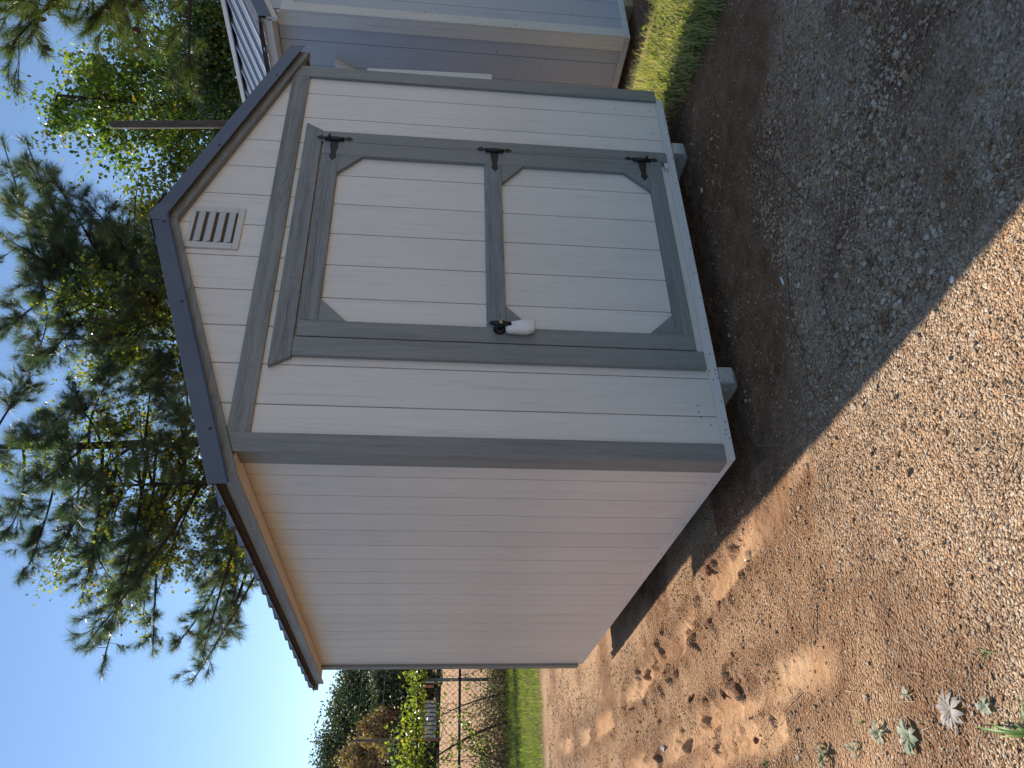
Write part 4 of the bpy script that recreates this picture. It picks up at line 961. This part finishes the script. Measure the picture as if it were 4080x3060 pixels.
def broadleaf(base, top_z, targets, label, name, mat, per, spread, size, tr=.1, rmean=.4, cat='tree', group=None, lean=(0, 0), minh=2.0, nb=5):
    bx, by, bz = base; t = root(name, base, label, cat, group)
    tp = [(bx + lean[0] * u + .15 * math.sin(u * 4 + by), by + lean[1] * u, bz + (top_z - bz) * u) for u in np.linspace(0, 1, 10)]
    mb = MB(); mb.tube(tp, [tr * (1 - .8 * u) for u in np.linspace(0, 1, 10)], 8); mb.build('trunk', 'bark', t, base)
    br = MB(); cs = []
    for T in targets:
        T = Vector(T); h = min(top_z, max(bz + minh, T.z - rng.uniform(.2, .9) * 1.6)); u = min(1, (h - bz) / (top_z - bz)); s = Vector((np.interp(u, np.linspace(0, 1, 10), [p[0] for p in tp]), np.interp(u, np.linspace(0, 1, 10), [p[1] for p in tp]), h))
        ln = (T - s).length; pts = bez(s, T, .1 * ln, 8, Vector(rng.normal(0, .09 * ln, 3)))
        br.tube(pts, [(.010 + .007 * ln) * (1 - .85 * i / 7) + .003 for i in range(8)], 5)
        for q in range(nb):
            f = rng.uniform(.6, 1); i = min(6, int(f * 7)); p = pts[i].lerp(pts[i + 1], f * 7 - i); e = p + Vector(rng.normal(0, spread * .8, 3)) + Vector((0, 0, rng.uniform(-.3, .2) * spread))
            br.tube([p, p.lerp(e, .5) + Vector(rng.normal(0, .05, 3)), e], [.007, .005, .002], 4, False)
            k = per // nb; f2 = rng.uniform(.25, 1.1, k)[:, None]
            cs.append(np.array(p)[None] * (1 - f2) + np.array(e)[None] * f2 + rng.normal(0, spread * .26, (k, 3)))
    br.build('branches', 'bark', t, base)['kind'] = 'stuff'
    o = leafmesh('crown', np.concatenate(cs), mat, t, base, size, rmean); o['kind'] = 'stuff'
    return t
GB = 'leafy trees behind the sheds'
b4 = at(900, 1060, 16.5)
T4 = [(130, 1000), (230, 900), (290, 1080), (420, 1060), (300, 1180), (350, 1260), (250, 1260), (510, 1210), (480, 1110), (230, 1110), (180, 1000), (170, 860), (380, 950), (300, 890), (350, 1100), (420, 1160), (400, 1010), (270, 1010), (445, 1230), (120, 1230), (470, 1000), (300, 1290)]
broadleaf((b4.x, b4.y, G(b4.x, b4.y)), 7.9, [at(x, y, 17.3 + rng.uniform(-1.3, 1.5)) for x, y in T4], 'leafy tree with yellow-green leaves among the pine boughs, left of the peak', 'leafy_tree', 'leafy', 380, .50, .085, group=GB, rmean=.6, nb=8)
b5 = at(900, 760, 18)
T5 = [(250, 600), (180, 700), (130, 620), (310, 660), (250, 720), (400, 640), (350, 790), (420, 520), (340, 470), (330, 570), (395, 760), (420, 880), (220, 640), (370, 700), (290, 800), (410, 800), (380, 560), (200, 800), (350, 400), (440, 420), (390, 420), (300, 380)]
broadleaf((b5.x, b5.y, G(b5.x, b5.y)), 9.5, [at(x, y, 17 + rng.uniform(-1.8, 2.5)) for x, y in T5], 'dark leafy tree closing the view behind the roof peak', 'leafy_tree', 'leafy', 480, .62, .085, group=GB, rmean=.5, nb=10)
b6 = at(900, 250, 17)
T6 = [(130, 240), (175, 210), (150, 270), (200, 255), (215, 180), (250, 210), (260, 270), (290, 150), (300, 220), (300, 300), (330, 180), (340, 260), (360, 330), (370, 210), (390, 290), (400, 150), (410, 240), (430, 350), (420, 400), (380, 380), (440, 200), (230, 130), (270, 90), (350, 110), (330, 330), (450, 290), (190, 160), (400, 90), (240, 310), (460, 350), (310, 60), (370, 60)]
broadleaf((b6.x, b6.y, G(b6.x, b6.y)), 8.6, [at(x, y, 17 + rng.uniform(-1.4, 1.4)) for x, y in T6], 'sunlit sweetgum-like tree right of the wooden pole', 'leafy_tree', 'leaf', 430, .55, .095, group=GB, rmean=.62, tr=.13, nb=9)
b7 = at(900, 120, 14)
T7 = [(420, 40), (450, 90), (470, 140), (440, 20), (480, 180), (455, 230), (490, 240), (420, 130), (430, 70), (475, 60), (410, 10), (500, 290), (485, 330), (450, 170), (465, 290), (505, 380), (460, 10)]
broadleaf((b7.x, b7.y, G(b7.x, b7.y)), 5.4, [at(x, y, 14 + rng.uniform(-.9, .9)) for x, y in T7], 'glossy-leaved bush crowding over the pale shed roof', 'glossy_bush', 'leafglossy', 1400, .45, .060, group=GB, rmean=.55, cat='bush', minh=1.5)

# wooden pole
PD = 12.2; pt = at(239, 269.5, PD); pm = at(490, 268.3, PD)
k = (G(pt.x, pt.y) - .1 - pt.z) / (pm.z - pt.z); pb = pt + (pm - pt) * k
mb = MB(); mb.tube([pb, pb.lerp(pt, .5), pb.lerp(pt, .995), pt], [.072, .064, .056, .052], 14)
tag(mb.build('utility_pole', 'polewood', None, (pb.x, pb.y, G(pb.x, pb.y))), 'bare wooden pole without wires standing in front of the leafy trees', 'pole')

# ------------------------------------------------------------------ growth on and around the fence
def fx(n, lo=-1.5, hi=5.5): return rng.uniform(lo, hi, n)
vine = root('climbing_vine', (2.4, FYW, fz0), 'yellow-green climbing vine heaped along the top rail of the chain link fence', 'vine')
n = 5000; x = fx(n); hgt = .12 + .55 * fbm(x * 1.1, x * 0 + 3, 101); z = TOPZ - .12 + np.abs(rng.normal(0, .5, n)) * hgt
y = FYW + rng.normal(0, .16, n); k = z < TOPZ + .62
o = leafmesh('foliage', np.stack([x, y, z], -1)[k], 'vineleaf', vine, (2.4, FYW, fz0), .075, .5); o['kind'] = 'stuff'
n = 500; x = fx(n); z = rng.uniform(.2, TOPZ, n); k = fbm(x * 2, z * 2, 111) > .5
o = leafmesh('hanging_leaves', np.stack([x, FYW + rng.normal(0, .1, n), z], -1)[k], 'vineleaf', vine, (2.4, FYW, fz0), .07, .6); o['kind'] = 'stuff'
mb = MB()
for i in range(46):
    x = rng.uniform(-1.2, 5); z0 = fz0 + .1; h = rng.uniform(.5, 1.7); x2 = x + rng.normal(0, .45)
    mb.tube(bez((x, FYW - .08 + rng.uniform(-.15, .25), z0), (x2, FYW + rng.uniform(-.15, .2), z0 + h), 0, 7, Vector((rng.normal(0, .25), 0, 0))), [.008, .007, .006, .006, .005, .004, .003], 4, False)
o = mb.build('stems', 'twig', vine, (2.4, FYW, fz0)); o['kind'] = 'stuff'
def sapling(x, x2, h, lab, leaves=60, r_=.022):
    t = root('sapling', (x, FYW - .3, fz0), lab, 'sapling', 'saplings growing through the fence'); mb = MB()
    pts = bez((x, FYW - .3, fz0), (x2, FYW - .1, fz0 + h), 0, 9, Vector((-.18 * (x2 - x), 0, .1))); mb.tube(pts, [r_ * (1 - .6 * i / 8) for i in range(9)], 6); mb.build('stem', 'twig', t, (x, FYW - .3, fz0))
    mb = MB(); cs = []
    for i in range(12):
        p = pts[rng.integers(2, 9)]; e = p + Vector((rng.normal(0, .3), rng.normal(0, .15), rng.uniform(.05, .4))); mb.tube([p, e], [.006, .003], 4, False)
        f = rng.uniform(.3, 1, leaves // 12)[:, None]; cs.append(np.array(p)[None] * (1 - f) + np.array(e)[None] * f + rng.normal(0, .06, (leaves // 12, 3)))
    mb.build('branches', 'twig', t, (x, FYW - .3, fz0)); o = leafmesh('leaves', np.concatenate(cs), 'leaf', t, (x, FYW - .3, fz0), .055, .45); o['kind'] = 'stuff'
sapling(1.05, .35, 1.5, 'leaning dark-stemmed sapling crossing the fence left of the post', 240, .03)
sapling(1.55, 1.15, 1.3, 'thin sapling next to the grey fence post', 120, .018)
sapling(.35, .9, 1.1, 'green feathery sapling bending towards the post', 300, .014)
n = 26000; x = fx(n, -2.5, 6.5); z = fz0 + np.abs(rng.normal(0, 1, n)) * (.10 + .30 * fbm(x * 1.7, x * 0 + 9, 121)); y = FYW + rng.uniform(-.75, .9, n)
tag(leafmesh('undergrowth', np.stack([x, y, z], -1), 'brush', None, (2, FYW, fz0), .045, .5, .3), 'brown dead brush and leaf litter along the foot of the fence', 'brush', kind='stuff')
n = 3500; x = fx(n, -2.5, 6.5); z = fz0 + np.abs(rng.normal(0, 1, n)) * (.12 + .4 * fbm(x * 1.9, x * 0 + 19, 131)); y = FYW + rng.uniform(-.85, .5, n); k = fbm(x * 1.4, x * 0, 141) > .45
tag(leafmesh('weeds', np.stack([x, y, z], -1)[k], 'weed', None, (2, FYW, fz0), .055, .4, .3), 'grey-green weeds in front of the chain link fence', 'weeds', kind='stuff')

# ------------------------------------------------------------------ beyond the fence
def fartree(az, dist, h, rw, mat, label, dz=0.0, low=.12, clumps=30, per=420, size=.26, group='distant trees beyond the dirt field'):
    x = CAM.x + dist * math.sin(R(az)); y = CAM.y + dist * math.cos(R(az)); z0 = G(x, y)
    t = root('distant_tree', (x, y, z0), label, 'tree', group)
    mb = MB(); mb.tube([(x, y, z0 - .2), (x + .2, y, z0 + h * .45), (x, y, z0 + h * .85)], [.28, .2, .06], 7)
    cs = []
    for i in range(clumps):
        u = rng.uniform(low, 1); w_ = rw * math.sin(math.pi * min(.97, max(.08, (u * .86 + .12)))) ** .7; a = rng.uniform(0, 6.28); q = math.sqrt(rng.uniform(.1, 1))
        c = Vector((x + w_ * q * math.cos(a), y + w_ * q * math.sin(a), z0 + h * u * .93)); mb.tube([(x, y, z0 + h * u * .7), c], [.08, .03], 4, False)
        cs.append(np.array(c)[None] + rng.normal(0, 1, (per, 3)) * np.array([rw * .20, rw * .20, h * .055]))
    mb.build('trunk', 'bark', t, (x, y, z0))
    o = leafmesh('crown', np.concatenate(cs), mat, t, (x, y, z0), size, .45); o['kind'] = 'stuff'
fartree(13.4, 82, 9.2, 4.6, 'farleaf', 'dark green distant tree right against the shed corner')
fartree(11.8, 84, 9.4, 4.4, 'farleaf', 'dark green distant tree with a flat top, second from the shed corner')
fartree(10.4, 88, 10.4, 4.6, 'farleaf', 'broad dark distant tree between the shed corner and the orange tree')
fartree(8.9, 92, 12.4, 4.8, 'farleaf', 'tallest dark distant tree behind the orange one')
fartree(9.1, 72, 6.6, 1.7, 'farorange', 'pointed orange autumn tree at the end of the dirt field')
fartree(6.9, 80, 9.4, 2.9, 'farorange', 'round orange-brown autumn tree at the left edge')
fartree(6.6, 90, 11.6, 4.6, 'farleaf', 'dark distant tree behind the left orange tree')
fartree(15.2, 88, 9.4, 4.6, 'farleaf', 'distant dark tree hidden by the shed wall')
fartree(8.2, 70, 4.0, 2.4, 'farleaf', 'low dark thicket in front of the orange tree')
fartree(10.2, 74, 5.6, 3.0, 'farleaf', 'low dark thicket in front of the broad distant tree')
fartree(12.4, 74, 6.0, 3.2, 'farleaf', 'low dark thicket nearest the shed wall')
# far utility pole and wires
fp = at(900, 1585, 62); ptop = at(765, 1600, 62); fp = Vector((ptop.x, ptop.y, 0)); gz = G(fp.x, fp.y)
up_ = root('far_utility_pole', (fp.x, fp.y, gz), 'slim distant utility pole carrying wires in front of the far trees', 'utility pole')
mb = MB(); mb.tube([(fp.x, fp.y, gz - .1), (fp.x, fp.y, ptop.z)], [.13, .09], 8); mb.build('pole', 'polewood', up_, (fp.x, fp.y, gz))
ca = Vector((math.cos(R(8)), -math.sin(R(8)), 0))
mb = MB(); c = Vector((fp.x, fp.y - .1, ptop.z - .25)); mb.tube([c - ca * .9, c + ca * .9], .06, 4); mb.build('crossarm', 'polewood', up_, tuple(c))
for j, (dz, side) in enumerate(((-.15, 'topmost'), (-1.0, 'middle'), (-1.8, 'lowest'))):
    a = Vector((fp.x, fp.y - .12, ptop.z + dz)); mb = MB()
    pts = []
    for u in np.linspace(-1, 1.4, 25):
        s = 30 * u; sag = .35 * (1 - (1 - abs((u % 1.0) * 2 - 1)) ** 1) - .35
        pts.append(a + ca * s + Vector((0, 0, -1.2 * (abs(u) % 1) * (1 - (abs(u) % 1)))))
    mb.tube(pts, .020, 4, False); tag(mb.build('overhead_wire', 'galv', None, tuple(a)), side + ' of the wires strung from the far utility pole', 'wire', 'wires on the far pole')
# pale metal building and red-brown panel behind the field
def farbuild(az0, az1, dist, z0, z1, nm, label, mat, n, extra=None):
    a = Vector((CAM.x + dist * math.sin(R(az0)), CAM.y + dist * math.cos(R(az0)), z0)); b = Vector((CAM.x + dist * math.sin(R(az1)), CAM.y + dist * math.cos(R(az1)), z0))
    t = root(nm, tuple(a), label, 'building'); ux = (b - a).normalized(); uy = Vector((-ux.y, ux.x, 0)); Ln = (b - a).length
    for i in range(n):
        p0 = a + ux * (Ln * i / n + .04); p1 = a + ux * (Ln * (i + 1) / n - .04); V = []
        for q in (p0, p1, p1 + uy * 2.5, p0 + uy * 2.5): V += [(q.x, q.y, z0), (q.x, q.y, z1)]
        mb = MB(); mb.add(V, [(0, 2, 3, 1), (2, 4, 5, 3), (4, 6, 7, 5), (6, 0, 1, 7), (1, 3, 5, 7)]); mb.build('panel', mat, t, tuple(a), smooth=False)
    V = []
    for q in (a - ux * .1 - uy * .25, b + ux * .1 - uy * .25, b + ux * .1 + uy * 2.8, a - ux * .1 + uy * 2.8): V += [(q.x, q.y, z1 + .02), (q.x, q.y, z1 + .12)]
    mb = MB(); mb.add(V, [(0, 2, 3, 1), (2, 4, 5, 3), (4, 6, 7, 5), (6, 0, 1, 7), (1, 3, 5, 7), (0, 6, 4, 2)]); mb.build('roof', 'galv', t, tuple(a), smooth=False)
zf = lambda d, el: CAM.z + d * math.tan(R(el))
farbuild(8.6, 11.0, 66, zf(66, -1.3), zf(66, -.15), 'metal_building', 'long low pale metal building beyond the dirt field', 'palewall', 9)
farbuild(12.0, 12.35, 64, zf(64, -1.1), zf(64, -.15), 'small_outbuilding', 'small pale outbuilding seen beside the fence post', 'palewall', 1)
farbuild(11.7, 11.95, 63, zf(63, -1.1), zf(63, -.15), 'small_outbuilding', 'small red-brown outbuilding between the pale ones', 'brick', 1)

# tree line carried on unseen left of frame, added to darken the side wall
for i, (az, dist, h) in enumerate(((1, 60, 12), (-6, 52, 13), (-14, 46, 12), (-23, 40, 13), (-33, 36, 12.5), (-44, 34, 13), (-56, 33, 12), (-69, 33, 13), (-83, 34, 12))):
    fartree(az, dist, h, 4.2, 'farleaf', ('dark tree in the unseen line added left of the yard to block sky, ' + ('next to the orange tree', 'second after the orange tree', 'third after the orange tree', 'fourth after the orange tree', 'fifth after the orange tree', 'middle of its curved row', 'third from the near end', 'second from the near end', 'nearest to the camera side')[i]), clumps=16, per=110, size=.6, group='unseen trees added along the left side of the yard')
